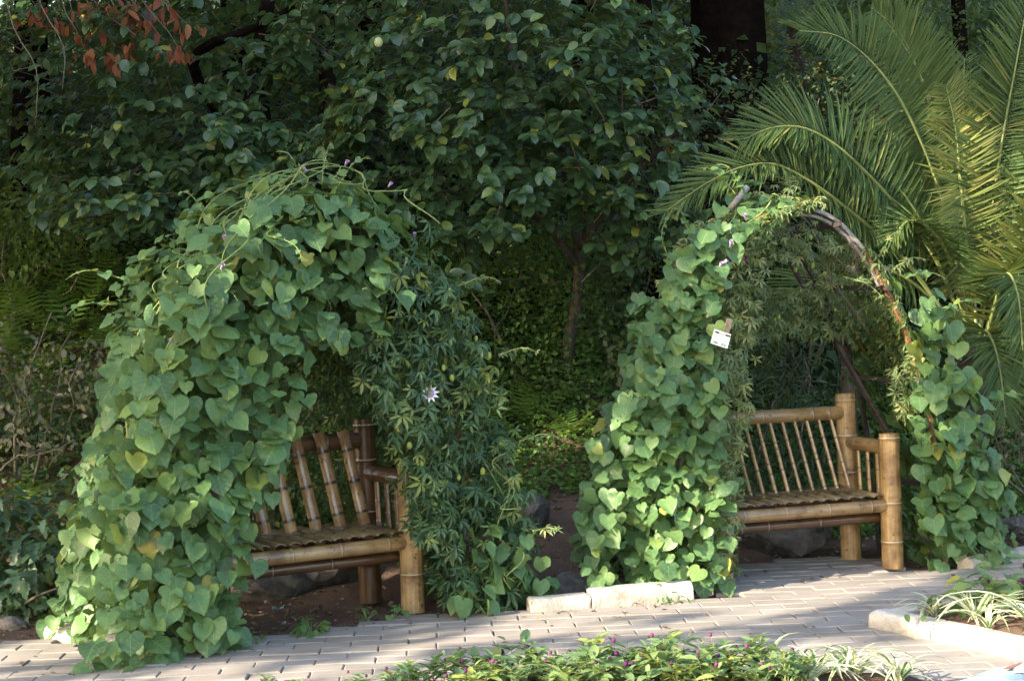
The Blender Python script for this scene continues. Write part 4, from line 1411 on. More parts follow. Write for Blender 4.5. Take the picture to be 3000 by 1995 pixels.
bush('leafy_bush', 'low dark green bush with pointed leaves beside the draped vine', (-3.1, 10.6), [((-3.05, 10.55, 0.40), (0.62, 0.5, 0.45)), ((-3.45, 10.7, 0.35), (0.5, 0.5, 0.4)), ((-2.75, 10.3, 0.3), (0.35, 0.3, 0.3))], 1500, (0.07, 0.115), LOBED, M['blue'], 220)
bush('dry_shrub', 'straggly shrub with bare twisted twigs and greyish leaves on the bank', (-3.4, 12.0), [((-3.6, 12.0, 1.35), (0.6, 0.4, 0.55)), ((-3.0, 12.0, 1.5), (0.5, 0.35, 0.4)), ((-3.3, 11.7, 0.95), (0.7, 0.3, 0.25))], 800, (0.03, 0.06), OVAL, M['dry'], 0, stems=11, inner=0.2)
for k, (x, y, zc, rx, rz, lb, mt) in enumerate([
    (-4.1, 13.9, 2.75, 0.8, 0.5, 'bright green leafy shrub high on the fern bank', 'bright'),
    (-2.2, 13.9, 2.3, 0.9, 0.6, 'small leaved thicket under the dark spreading tree', 'shrub'),
    (-3.7, 12.5, 1.15, 0.9, 0.4, 'dark thicket low on the fern bank', 'shrub'),
    (-1.5, 13.2, 1.7, 0.9, 0.9, 'small leaved dark shrub behind the draped arbour', 'shrub'),
    (0.0, 13.9, 1.65, 1.05, 0.85, 'mid green glossy shrub at the foot of the fruit tree', 'bright'),
    (1.2, 14.4, 1.9, 0.8, 0.8, 'dark shrub at the side of the spindle backed arbour', 'shrub'),
    (0.2, 15.2, 2.6, 1.2, 0.8, 'leafy thicket high up behind the dirt trail', 'bright'),
    (-1.75, 11.25, 1.25, 0.75, 0.85, 'dark tangled shrub pressed close behind the slat backed bench', 'shrub'),
    (-1.3, 12.0, 0.75, 0.7, 0.65, 'dark leafy shrub behind the slat backed bench', 'shrub')]):
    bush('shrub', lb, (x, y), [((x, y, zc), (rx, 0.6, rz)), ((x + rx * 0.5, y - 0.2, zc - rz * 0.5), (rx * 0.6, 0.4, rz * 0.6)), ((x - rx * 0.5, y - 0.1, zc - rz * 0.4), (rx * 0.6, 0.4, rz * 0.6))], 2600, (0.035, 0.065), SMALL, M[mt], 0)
bush('ivy_shrub', 'low grey leaved bush beside the dirt trail', (0.95, 12.8), [((0.95, 12.9, 1.25), (0.3, 0.25, 0.4)), ((1.05, 12.7, 0.85), (0.3, 0.25, 0.3))], 300, (0.05, 0.08), OVAL, M['dry'], 60)
bush('conifer_bush', 'dark drooping bush behind the spindle backed bench', (1.75, 12.5), [((1.75, 12.4, 0.95), (0.42, 0.3, 0.75)), ((2.1, 12.6, 1.0), (0.35, 0.3, 0.6))], 2200, (0.06, 0.10), [quad_t(0.10, 0.2, 0.3)], M['blue'], 0, up=0.1)
bush('hedge', 'loose small leaved hedge with orange berries beyond the palm', (2.6, 15.6), [((1.9, 15.3, 3.2), (0.9, 0.6, 0.75)), ((2.9, 15.4, 3.3), (1.0, 0.6, 0.8)), ((2.3, 15.2, 2.4), (1.3, 0.5, 0.7)), ((3.9, 15.6, 3.0), (1.0, 0.6, 0.9))], 9000, (0.03, 0.055), SMALL, M['far'], 0, stems=12)
bush('hedge', 'dark small leaved hedge high above the palm', (4.6, 16.4), [((4.3, 16.2, 4.3), (1.3, 0.7, 0.9)), ((5.0, 16.0, 3.2), (1.2, 0.7, 1.2))], 6000, (0.035, 0.06), SMALL, M['shrub'], 0, stems=10)
bush('dry_shrub', 'brownish dry shrub at the foot of the palm', (3.9, 12.4), [((3.8, 12.4, 0.9), (0.55, 0.4, 0.6)), ((4.2, 12.6, 0.7), (0.6, 0.4, 0.5))], 1500, (0.03, 0.055), SMALL, M['dry'], 0, stems=10)
SUNT = tree('far_tree', 'sunlit golden leaved tree far up the slope', (3.4, 19.5), [(3.4, 19.5, 4), (3.3, 19.4, 5)], 0.12, [], [((3.3, 19.0, 5.1), (1.5, 0.8, 0.9), 200), ((2.6, 19.0, 4.6), (0.5, 0.5, 0.8), 60)], 7, (0.07, 0.11), SMALL, M['gold'], M['bark'], 0, twigs=False)
# slender pale trunk behind the bench
ST = thing('slender_tree', 'slender pale trunk rising behind the spindle backed bench', 'tree', (2.47, 12.6, float(ground_z(2.47, 12.6)) - 0.03))
mb = MB(); tube(mb, catmull([(0, 0, 0), (-0.02, 0, 0.7), (0.03, 0, 1.35), (0.12, 0.2, 2.2)], 12), np.linspace(0.085, 0.06, 12), 10); mb.build('trunk', M['bark'], ST)
lv = Leaves(); crown(lv, [((2.6, 12.85, 2.2), (0.5, 0.25, 0.35), 30)], 6, (0.06, 0.1), (2.5, 12.8, 1.6), None); put_leaves(ST, lv, LANCE, M['shrub'], 0)

# woodland that closes the view up the slope
n = 60000
X = RNG.uniform(-11, 11, n); Y = RNG.uniform(15.5, 24, n)
gz = ground_z(X, Y)
Zz = gz + RNG.random(n) ** 1.3 * (1.6 + 1.2 * np.sin(X * 1.3 + Y)) + 0.05
P = np.stack([X, Y, Zz], -1) + rnd(n) * 0.05
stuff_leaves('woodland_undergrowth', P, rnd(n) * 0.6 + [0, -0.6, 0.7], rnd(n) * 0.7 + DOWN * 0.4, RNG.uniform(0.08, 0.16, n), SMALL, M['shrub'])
woo = bpy.data.objects['woodland_undergrowth']
tag(woo, 'dense dark undergrowth covering the wooded slope', 'undergrowth')
for k, (x, y, h, r) in enumerate([(-7.5, 18, 9, 2.6), (-4.8, 17.6, 9, 2.6), (-3.2, 20.5, 9, 2.6), (-1.4, 18.2, 9.5, 2.4), (0.9, 19.5, 9, 2.2), (5.8, 18.5, 9, 2.6), (8.6, 17, 9, 2.6)]):
    gz_ = float(ground_z(x, y))
    tree('woodland_tree', 'tall dark broadleaf tree in the wood up the slope', (x, y), [(x, y, gz_ + 1.5), (x + 0.2, y, gz_ + 3.2), (x, y, gz_ + 4.5)], 0.16, [], [((x, y - 0.3, gz_ + 3.4), (r, 1.5, 2.4), 330), ((x + 0.4, y, gz_ + 5.4), (r * 0.8, 1.4, 1.5), 170)], 7, (0.12, 0.19), SMALL, M['shrub'], M['bark_shaded'], 0, 'tall trees in the wood up the slope', twigs=False)


# added trees, crowns above the view block overhead sky to darken the slope
for x, y in [(-7.2, 15.2), (-4.6, 16.0), (-1.7, 15.6), (1.3, 16.2), (4.4, 16.6), (7.4, 15.6)]:
    gz_ = float(ground_z(x, y))
    hz_ = 7.6
    t = thing('sky_block_tree', 'tall tree added so its unseen crown darkens the slope', 'tree', (x, y, gz_ - 0.05), 'trees added to darken the slope')
    mb = MB(); tube(mb, catmull([(0, 0, 0), (0.1, 0.1, 2), (0, 0.2, hz_ - gz_)], 10), np.linspace(0.09, 0.06, 10), 8); mb.build('trunk', M['bark_shaded'], t)
    n = 2600
    d = nrm(rnd(n)); rad = RNG.random(n) ** 0.45
    P = np.array([x, y - 1.1, hz_]) + d * rad[:, None] * [2.3, 2.9, 1.3]
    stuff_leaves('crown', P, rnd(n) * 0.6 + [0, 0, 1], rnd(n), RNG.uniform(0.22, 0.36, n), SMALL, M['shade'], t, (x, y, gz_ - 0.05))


# ------------------------------------------------------------------ ferns, ground cover, rocks
def fern_frond(ln, seed):
    rr = random.Random(seed)
    mb = MB()
    nseg = 12
    pts = []
    for k in range(nseg + 1):
        q = k / nseg
        pts.append(np.array([0.03 * math.sin(q * 3 + seed), q * ln * (1 - 0.12 * q), 0.45 * ln * q - 0.62 * ln * q * q]))
    pts = np.array(pts)
    tube(mb, pts, np.linspace(0.004, 0.0012, nseg + 1), 3, False)
    for k in range(2, nseg + 1):
        q = k / nseg
        w = ln * 0.22 * math.sin(PI * min(1, q * 0.92 + 0.08)) ** 0.7 + 0.004
        d = nrm(pts[k] - pts[k - 1])
        for sd in (-1, 1):
            e = nrm(np.array([sd * 1.0, 0.35, -0.12]))
            bw = ln / nseg * 0.24
            mb.add([pts[k] - d * bw, pts[k] + e * w * 0.55 - d * bw * 0.8, pts[k] + e * w, pts[k] + e * w * 0.55 + d * bw * 0.9, pts[k] + d * bw], [(0, 1, 4), (1, 3, 4), (1, 2, 3)])
    return mb.mesh('frond')


FF = [fern_frond(0.5, 1), fern_frond(0.6, 2), fern_frond(0.42, 3)]
for m_ in FF:
    m_.materials.append(M['fern'])


def fern(x, y, sc_, label, group, nf=9):
    t = thing('fern', label, 'fern', (x, y, float(ground_z(x, y)) - 0.01), group)
    for k in range(nf):
        o = bpy.data.objects.new('frond', random.choice(FF)); COL.objects.link(o); o.parent = t
        o.rotation_euler = (R(random.uniform(18, 62)), R(random.uniform(-12, 12)), 2 * PI * k / nf + random.uniform(-.3, .3))
        s = sc_ * random.uniform(0.8, 1.2); o.scale = (s, s, s); o.location = (random.uniform(-.03, .03), random.uniform(-.03, .03), 0.02)


for (x, y) in [(-3.80, 13.8), (-3.42, 13.9), (-3.1, 13.95), (-4.05, 13.75), (-3.55, 13.55), (-2.85, 13.7), (-3.25, 13.45), (-2.95, 13.3), (-3.9, 13.4), (-3.6, 13.2), (-3.3, 14.15), (-3.7, 14.2)]:
    fern(x, y, 1.05, 'bright green fern growing on the dark bank', 'ferns on the bank', 8)
fern(-3.35, 11.75, 0.8, 'small fern under the straggly dry shrub', None, 6)
fern(0.1, 13.3, 0.95, 'dark green fern beside the dirt trail', 'ferns by the trail')
fern(0.45, 13.1, 0.85, 'dark green fern beside the dirt trail', 'ferns by the trail')
fern(-0.2, 13.1, 0.8, 'dark green fern beside the dirt trail', 'ferns by the trail')

def cover(name, label, n, fx, fy, size, mat, hmax, cond):
    X = RNG.uniform(*fx, n); Y = RNG.uniform(*fy, n)
    k = cond(X, Y); X = X[k]; Y = Y[k]; m = len(X)
    P = np.stack([X, Y, ground_z(X, Y) + RNG.random(m) * hmax], -1)
    o = stuff_leaves(name, P, rnd(m) * 0.45 + [0, -0.1, 1], rnd(m) * [1, 1, 0.4], RNG.uniform(*size, m), SMALL, mat)
    return tag(o, label, 'ground cover')


trail = lambda X, Y: np.abs(X - (0.28 + 0.10 * (Y - 10.4))) > 0.28 + 0.04 * np.sin(Y * 7)
cover('ground_cover', 'low green creeping plants on the slope beside the dirt trail', 30000, (-1.6, 1.3), (11.5, 16.2), (0.03, 0.06), M['grass'], 0.16, lambda X, Y: (trail(X, Y) | (Y > 12.3)))
cover('grass_patch', 'bright green grassy patch on the slope behind the spindle backed bench', 20000, (1.3, 5.0), (12.3, 15.5), (0.03, 0.06), M['grass'], 0.09, lambda X, Y: Y > 12.3)
cover('bank_cover', 'dark leafy cover over the fern bank', 34000, (-6, -1.4), (11.0, 16.5), (0.035, 0.07), M['bright'], 0.20, lambda X, Y: Y > 10.9)
# leaf litter
n = 5200
X = RNG.uniform(-4.5, 4.5, n); Y = RNG.uniform(9.4, 13.2, n)
ok = (Y > edge_y(X) + 0.03) & ~((X > 1.0) & (X < 2.6) & (Y < 11.6))
ok |= (np.abs(Y - edge_y(X)) < 0.12) & (RNG.random(n) < 0.7) & (X > -2.6) & (X < 1.0)
X, Y = X[ok], Y[ok]; n = len(X)
P = np.stack([X, Y, ground_z(X, Y) + 0.012 + (Y < edge_y(X)) * 0.022], -1)
lit = stuff_leaves('leaf_litter', P, rnd(n) * 0.25 + [0, 0, 1], rnd(n) * [1, 1, 0.1], RNG.uniform(0.02, 0.055, n), SMALL, M['litter'])
tag(lit, 'dry brown leaf litter scattered over the soil', 'leaf litter')


def rock(x, y, r, label, seed, sink=0.3):
    rr = np.random.default_rng(seed)
    import bmesh
    bm = bmesh.new(); bmesh.ops.create_icosphere(bm, subdivisions=3, radius=1.0)
    pl = nrm(rr.normal(size=(9, 3))); dist = rr.uniform(0.62, 0.95, 9)
    for v in bm.verts:
        p = np.array(v.co)
        for a, d in zip(pl, dist):
            e = np.dot(p, a) - d
            if e > 0:
                p = p - a * e * 0.9
        p = p + wob(p, 0.05, 3.0 + seed % 3) + wob(p, 0.02, 9)
        v.co = p * np.array(r)
    me = bpy.data.meshes.new('rock'); bm.to_mesh(me); bm.free()
    me.materials.append(M['rock'])
    o = bpy.data.objects.new('rock', me); COL.objects.link(o)
    o.location = (x, y, float(ground_z(x, y)) + r[2] * (1 - 2 * sink) * 0.6)
    o.rotation_euler = (0, 0, rr.uniform(0, 6))
    tag(o, label, 'rock')


rock(0.10, 11.7, (0.20, 0.13, 0.17), 'upright grey rock beside the dirt trail', 3, 0.2)
rock(-0.08, 10.65, (0.11, 0.10, 0.07), 'small grey stone at the edge of the dark passion vine', 5)
rock(0.30, 10.45, (0.19, 0.14, 0.11), 'broad dark stone behind the whitewashed kerb', 6)
rock(1.85, 12.05, (0.42, 0.28, 0.20), 'large dark boulder under the spindle backed bench', 7, 0.15)
rock(3.6, 12.0, (0.30, 0.22, 0.17), 'grey boulder beside the vine below the palm', 8)
rock(-1.55, 10.75, (0.30, 0.2, 0.14), 'dark flat stone under the slat backed bench', 9, 0.2)
rock(-1.18, 10.95, (0.24, 0.16, 0.15), 'pale rounded stone under the slat backed bench', 10, 0.2)
rock(-2.98, 9.95, (0.10, 0.08, 0.06), 'small stone below the low dark bush', 12)

# ------------------------------------------------------------------ palm
FRONDS = [
    ([(3.55, 13.2, 1.4), (3.4, 13.1, 2.22), (3.26, 13.0, 2.68), (3.02, 12.8, 3.16), (2.78, 12.7, 3.49), (2.49, 12.6, 3.71), (2.18, 12.5, 3.75)], 0.46, 'palm', 0.15, (-0.3,-0.8,0.5)),
    ([(3.53, 13.2, 1.4), (3.22, 12.9, 2.06), (2.88, 12.7, 2.47), (2.64, 12.6, 2.72), (2.4, 12.5, 2.92), (2.16, 12.4, 3.03), (1.93, 12.35, 3.03), (1.72, 12.3, 2.95)], 0.50, 'palm', 0.12, (0,-0.75,0.65)),
    ([(3.53, 13.2, 1.35), (3.04, 12.8, 1.96), (2.7, 12.6, 2.27), (2.46, 12.5, 2.46), (2.2, 12.4, 2.64), (1.94, 12.3, 2.76), (1.68, 12.2, 2.74), (1.42, 12.15, 2.63), (1.12, 12.1, 2.44)], 0.46, 'palm', 0.12, (0,-0.7,0.7)),
    ([(3.6, 13.3, 1.42), (3.56, 13.6, 2.24), (3.53, 13.8, 2.94), (3.45, 14.0, 3.49), (3.27, 14.0, 3.95), (3.06, 14.0, 4.15)], 0.46, 'palm', 0.2, (-0.2,-1,0.3)),
    ([(3.62, 13.3, 1.48), (3.65, 13.6, 2.51), (3.67, 13.7, 3.06), (3.73, 13.8, 3.7)], 0.36, 'palm', 0.3, (0,-1,0.15)),
    ([(3.61, 13.2, 1.42), (3.63, 13.0, 1.94), (3.67, 12.9, 2.46), (3.73, 12.8, 2.96), (3.81, 12.7, 3.45), (3.92, 12.7, 3.95)], 0.55, 'palm', 0.2, (0.1,-1,0.2)),
    ([(3.64, 13.2, 1.42), (3.82, 13.0, 2.07), (4.12, 12.9, 2.7), (4.43, 12.9, 2.94)], 0.5, 'palm', 0.15, (0.2,-1,0.3)),
    ([(3.5, 13.2, 1.29), (3.13, 13.0, 1.83), (2.75, 12.9, 2.02), (2.37, 12.8, 1.98), (2.07, 12.7, 1.76), (1.88, 12.7, 1.44)], 0.46, 'palm', 0.1, (0,-0.7,0.6)),
    ([(3.54, 13.2, 1.48), (3.3, 12.8, 2.05), (3.1, 12.6, 2.28), (2.93, 12.5, 2.33), (2.78, 12.4, 2.2)], 0.36, 'palm', -0.1, (0,-0.4,0.9)),
    ([(3.64, 13.2, 1.34), (3.6, 12.6, 1.78), (3.62, 12.4, 1.92), (3.63, 12.2, 1.72), (3.62, 12.1, 1.24)], 0.40, 'palm', -0.1, (0,-0.5,0.9)),
    ([(3.55, 13.2, 1.43), (3.36, 13.15, 2.12), (3.22, 13.1, 2.49), (3.16, 13.1, 2.64)], 0.32, 'palm_dry', 0.6, (0,-1,0.2)),
    ([(3.56, 13.2, 1.45), (3.46, 12.9, 2.05), (3.39, 12.75, 2.56), (3.35, 12.7, 3.01), (3.29, 12.7, 3.34)], 0.42, 'palm_dry', 0.3, (0.3,-0.9,0.2)),
    ([(3.58, 13.15, 1.3), (3.72, 12.75, 1.75), (3.85, 12.5, 2.15), (3.95, 12.35, 2.5)], 0.46, 'palm_dry', 0.2, (0.1,-1,0.2)),
    ([(3.56, 13.15, 1.2), (3.5, 12.75, 1.45), (3.47, 12.45, 1.5), (3.47, 12.2, 1.3), (3.48, 12.1, 0.9)], 0.40, 'palm', 0.0, (0,-0.6,0.7)),
    ([(3.6, 13.15, 1.15), (3.78, 12.75, 1.35), (3.9, 12.45, 1.35), (3.98, 12.25, 1.1)], 0.42, 'palm', 0.0, (0.1,-0.7,0.6)),
    ([(3.56, 13.2, 1.4), (3.50, 13.3, 2.3), (3.42, 13.35, 3.0), (3.22, 13.35, 3.6), (2.95, 13.3, 4.0)], 0.48, 'palm', 0.2, (-0.2,-1,0.3)),
]


def palm():
    x0, y0 = 3.56, 13.25
    b = np.array([x0, y0, float(ground_z(x0, y0)) - 0.04])
    t = thing('palm_tree', 'young feather palm with long arching green fronds', 'palm', tuple(b))
    mb = MB()
    hh = np.linspace(0, 1.45 - b[2], 10)
    tube(mb, [(0.02 * math.sin(h * 9), 0, h) for h in hh], [0.13 - 0.03 * (k % 2) for k in range(10)], 12)
    mb.build('trunk', M['bark'], t)
    lm = {}
    for kind in ('palm', 'palm_dry'):
        v = [(0, 0, 0), (0.023, 0.3, 0.006), (0.018, 0.7, -0.015), (0, 1, -0.07), (-0.018, 0.7, -0.015), (-0.023, 0.3, 0.006), (0, 0.35, -0.012), (0, 0.7, -0.03)]
        f = [(0, 1, 6), (0, 6, 5), (1, 2, 7), (1, 7, 6), (5, 6, 7), (5, 7, 4), (2, 3, 7), (7, 3, 4)]
        lm[kind] = (tm(v, f), tmesh('leaflet', tm(v, f), M[kind]))
    for fi, (pts, ml, kind, rise, face) in enumerate(FRONDS):
        n = 84 if len(pts) > 4 else 60
        P = catmull(pts, 2 * n)
        mb = MB(); tube(mb, P - b, np.linspace(0.020, 0.004, 2 * n), 6)
        fr = mb.build('frond', M['rachis'], t)
        lv = Leaves()
        s0 = int(2 * n * 0.20)
        for k in range(s0, 2 * n):
            q = (k - s0) / (2 * n - s0)
            d = nrm(P[min(k + 1, 2 * n - 1)] - P[k - 1])
            side = nrm(np.cross(d, face)); up = np.cross(side, d)
            ln = ml * (0.55 + 0.45 * math.sin(PI * min(1, 0.25 + q * 0.6))) * (1 - 0.45 * q ** 3)
            for sg in (-1, 1):
                ang = R(78 - 42 * q) + RNG.normal() * 0.05
                ang *= RNG.uniform(0.9, 1.08)
                e = d * math.cos(ang) + side * sg * math.sin(ang) + up * (rise * 0.6 + 0.05) + DOWN * ((0.05 if side[2] * sg > -0.15 else 0.45) + 0.2 * q + 0.12 * RNG.random())
                lv.add(P[k], up + side * sg * -0.35 + rnd(1)[0] * 0.12, e + rnd(1)[0] * 0.045, ln * RNG.uniform(0.82, 1.08))
        p, nn, tt, s = lv.cat()
        if fi in (2,):
            F_ = frames(nn, tt)
            for i in range(len(p)):
                ob = bpy.data.objects.new('leaflet', lm[kind][1]); COL.objects.link(ob); ob.parent = fr
                m = Matrix(F_[i] * s[i]).to_4x4(); m.translation = Vector(p[i] - b); ob.matrix_local = m
        else:
            stuff_leaves('leaflets', p, nn, tt, s, [lm[kind][0]], M[kind], fr, b)
    return t


palm()

# ------------------------------------------------------------------ flower beds
AML = [tmesh('leaf', q, M['amaranth']) for q in (oval_t(0.20, 0.25, 0.2, 0.7), oval_t(0.23, 0.4, 0.1, 0.7), oval_t(0.19, 0.15, 0.4, 0.65))]


def globe(r, mat):
    mb = MB()
    q = np.linspace(0, PI, 8)
    tube(mb, [np.array([0, 0, -math.cos(a) * r]) for a in q], [max(0.0006, r * 0.85 * math.sin(a)) for a in q], 9)
    me = mb.mesh('flower_head'); me.materials.append(mat)
    return me


GL = [globe(0.015, M['purple']), globe(0.018, M['purple']), globe(0.015, M['purple']), globe(0.0145, M['magenta'])]


def amaranth(seed, h, nst, nfl):
    """one plant: (stems mesh, list of (mesh, matrix) for leaves and heads)"""
    rr = random.Random(seed)
    mb = MB(); parts = []
    heads = 0
    for s in range(nst):
        a = rr.uniform(0, 2 * PI); sp = rr.uniform(0.02, 0.14)
        hh = h * rr.uniform(0.65, 1.05)
        pts = catmull([(0.01 * math.cos(a), 0.01 * math.sin(a), -0.01), (sp * 0.5 * math.cos(a), sp * 0.5 * math.sin(a), hh * 0.55), (sp * math.cos(a), sp * math.sin(a), hh)], 9)
        tube(mb, pts, np.linspace(0.0035, 0.0015, 9), 4, False)
        for k in (2, 4, 6, 7, 8):
            az = rr.uniform(0, PI)
            for sg in (0, PI):
                if rr.random() < 0.12:
                    continue
                b = az + sg + rr.gauss(0, .2)
                T = np.array([math.cos(b), math.sin(b), rr.uniform(0.3, 1.6)]); N = np.array([-math.cos(b) * 0.5, -math.sin(b) * 0.5, 1.0]) + np.array([rr.gauss(0, .2) for _ in range(3)])
                m = Matrix(frames(N[None], T[None])[0] * rr.uniform(0.09, 0.155) * (1.0 if k < 8 else 0.6)).to_4x4(); m.translation = Vector(pts[k])
                parts.append(('leaf', rr.choice(AML), m))
        if heads < nfl:
            heads += 1
            tp = pts[-1] + np.array([rr.gauss(0, .012), rr.gauss(0, .012), rr.uniform(0.02, 0.05)])
            tube(mb, [pts[-1], tp], [0.0014, 0.001], 3, False)
            m = Matrix.Translation(Vector(tp)); parts.append(('flower_head', rr.choice(GL), m))
    me = mb.mesh('stems'); me.materials.append(M['stem'])
    return me, parts


AV = [amaranth(1, 0.24, 5, 2), amaranth(2, 0.28, 5, 1), amaranth(3, 0.22, 5, 1), amaranth(4, 0.30, 5, 1), amaranth(5, 0.20, 4, 1)]


def place_amaranth(x, y, z, k, rz, s, label, group):
    t = thing('globe_amaranth', label, 'flower', (x, y, z), group)
    t.rotation_euler = (0, 0, rz); t.scale = (s, s, s)
    me, parts = AV[k]
    o = bpy.data.objects.new('stems', me); COL.objects.link(o); o.parent = t
    for nm, m_, mx in parts:
        o = bpy.data.objects.new(nm, m_); COL.objects.link(o); o.parent = t; o.matrix_local = mx


spots = []
for r_, (y_, nn_, x0_, x1_) in enumerate([(7.58, 12, -0.42, 1.12), (7.46, 13, -0.55, 1.2), (7.34, 13, -0.65, 1.25), (7.22, 11, -0.6, 1.2)]):
    for k in range(nn_):
        q_ = (k + 0.5) / nn_
        x_ = x0_ + (x1_ - x0_) * q_ + random.uniform(-.04, .04)
        spots.append((x_, y_ + random.uniform(-.04, .04), (0.62 + 0.30 * math.sin(PI * min(1, max(0, (x_ + 0.6) / 2.0)))) * random.uniform(0.88, 1.1)))
for x, y, s in [(-0.62, 7.52, 0.6), (-0.7, 7.4, 0.62), (-0.5, 7.6, 0.6), (-1.02, 7.5, 0.5), (-1.12, 7.42, 0.5), (-0.8, 7.45, 0.45), (-0.9, 7.3, 0.55)]:
    spots.append((x, y, s))
for i, (x, y, s) in enumerate(spots):
    place_amaranth(x, y, 0.055, i % 5, random.uniform(0, 6.28), s * 0.80, 'leafy globe amaranth with small purple flower heads in the front bed', 'globe amaranths in the front bed')
for i, (x, y, s) in enumerate([(2.95, 9.0, 1.0), (3.1, 8.7, 1.05), (2.75, 9.12, 0.85), (3.05, 9.25, 0.9), (2.95, 8.5, 1.0), (2.6, 8.95, 0.75), (2.4, 8.75, 0.7), (2.62, 8.7, 0.8), (2.8, 8.85, 0.9), (3.05, 8.95, 1.1)]):
    place_amaranth(x, y, 0.085, (i + 2) % 5, random.uniform(0, 6.28), s, 'globe amaranth with purple heads inside the bed edged by kerb stones', 'globe amaranths in the kerbed bed')


def blade_mesh(seed, ln):
    rr = random.Random(seed)
    mb = MB(); n = 8; V = []; uv = []
    lift = rr.uniform(0.7, 1.3)
    for k in range(n + 1):
        q = k / n
        y = ln * (q * 0.85 if q < 0.5 else 0.425 + (q - 0.5) * 0.95)
        z = ln * (lift * 0.9 * q - lift * 0.95 * q * q)
        w = 0.011 * (1 - q ** 2.5) + 0.001
        for sx, dz in ((-1, 0.003), (0, 0), (1, 0.003)):
            V.append((sx * w + 0.03 * q * q * math.sin(seed), y, z + dz)); uv.append((sx * 0.5, q))
    Fc = []
    for k in range(n):
        for c in range(2):
            Fc.append((k * 3 + c, k * 3 + c + 1, k * 3 + c + 4, k * 3 + c + 3))
    mb.add(V, Fc, uv)
    me = mb.mesh('blade'); me.materials.append(M['blade'])
    return me


BLD = [blade_mesh(k, 0.22 + 0.035 * (k % 4)) for k in range(7)]


def spider_plant(x, y, z, n, s, label, group):
    t = thing('spider_plant', label, 'plant', (x, y, z), group)
    for k in range(n):
        o = bpy.data.objects.new('blade', random.choice(BLD)); COL.objects.link(o); o.parent = t
        o.rotation_euler = (R(random.uniform(-5, 30)), R(random.gauss(0, 10)), 2 * PI * k / n + random.uniform(-.3, .3))
        q = s * random.uniform(0.75, 1.15); o.scale = (q, q, q)


for x, y, n_, s in [(2.30, 8.66, 18, 1.25), (2.50, 8.38, 20, 1.4), (2.74, 8.05, 20, 1.45), (2.72, 8.55, 18, 1.4), (2.14, 8.84, 12, 1.0), (2.95, 8.25, 18, 1.5), (2.5, 8.80, 14, 1.2), (2.62, 7.85, 16, 1.2), (2.9, 8.8, 16, 1.3), (2.3, 8.40, 10, 0.9)]:
    spider_plant(x, y, 0.085, n_, s, 'spider plant with white edged blades spilling over the kerbed bed', 'spider plants in the kerbed bed')
for x, y, n_, s in [(1.10, 7.62, 16, 1.1), (1.28, 7.50, 18, 1.2), (1.0, 7.5, 12, 1.0), (0.12, 7.72, 8, 0.9), (1.45, 7.50, 16, 1.2), (1.62, 7.36, 16, 1.1), (1.22, 7.32, 14, 1.2), (-0.1, 7.66, 6, 0.9)]:
    spider_plant(x, y, 0.06, n_, s, 'spider plant with white edged blades beside the front bed amaranths', 'spider plants in the front bed')


# small weeds at the path edge
def weed(x, y, s, n, label, temps, mat, name='weed', z=None):
    zz = float(ground_z(x, y)) if z is None else z
    t = thing(name, label, 'weed', (x, y, zz))
    lv = Leaves()
    b = np.array([x, y, zz])
    d = nrm(rnd(n) * [1, 1, 0.5] + [0, 0, 0.7])
    mb = MB()
    for q in d[::2]:
        tube(mb, [(0, 0, -0.004), q * s * 0.8], [0.003, 0.0015], 4, False)
    mb.build('stems', M['stem'], t)
    lv.add(b + d * s * RNG.uniform(0.4, 1, (n, 1)), d * 0.4 + [0, -0.4, 0.9], d + rnd(n) * 0.4, RNG.uniform(0.5, 0.9, n) * s * 0.55)
    put_leaves(t, lv, temps, mat, n)


weed(-1.15, 9.28, 0.13, 26, 'rounded green weed sprouting from the paving before the slat backed bench', OVAL, M['cover'], z=PZ)
weed(-1.42, 9.14, 0.07, 10, 'tiny green weed near the draped vine on the paving', OVAL, M['cover'], z=PZ)
weed(-0.88, 9.70, 0.09, 18, 'thin grassy weed under the slat backed bench', LANCE, M['cover'], z=PZ)
weed(-0.72, 9.72, 0.11, 10, 'heart leaved seedling beside the bench leg', HEART, M['heart'], z=PZ)
weed(0.86, 9.90, 0.12, 22, 'fingered vine sprig lying over the whitewashed kerb', LANCE, M['passion'], z=PZ)
weed(2.02, 8.60, 0.12, 6, 'dark green leafy sprig hanging over the bed kerb', OVAL, M['cover'], z=0.10)
weed(2.98, 10.78, 0.13, 10, 'leafy seedling growing by the kerb below the palm', OVAL, M['cover'], z=0.03)
weed(2.28, 8.86, 0.17, 14, 'soft green leafy weed at the corner of the kerbed bed', OVAL, M['bright'], z=0.09)
weed(2.55, 8.95, 0.30, 60, 'tall loose green weed among the spider plants in the kerbed bed', OVAL, M['amaranth'], z=0.09)
weed(2.85, 8.70, 0.26, 60, 'fine leaved green herb between the spider plants and the kerbed amaranths', LANCE, M['amaranth'], z=0.09)

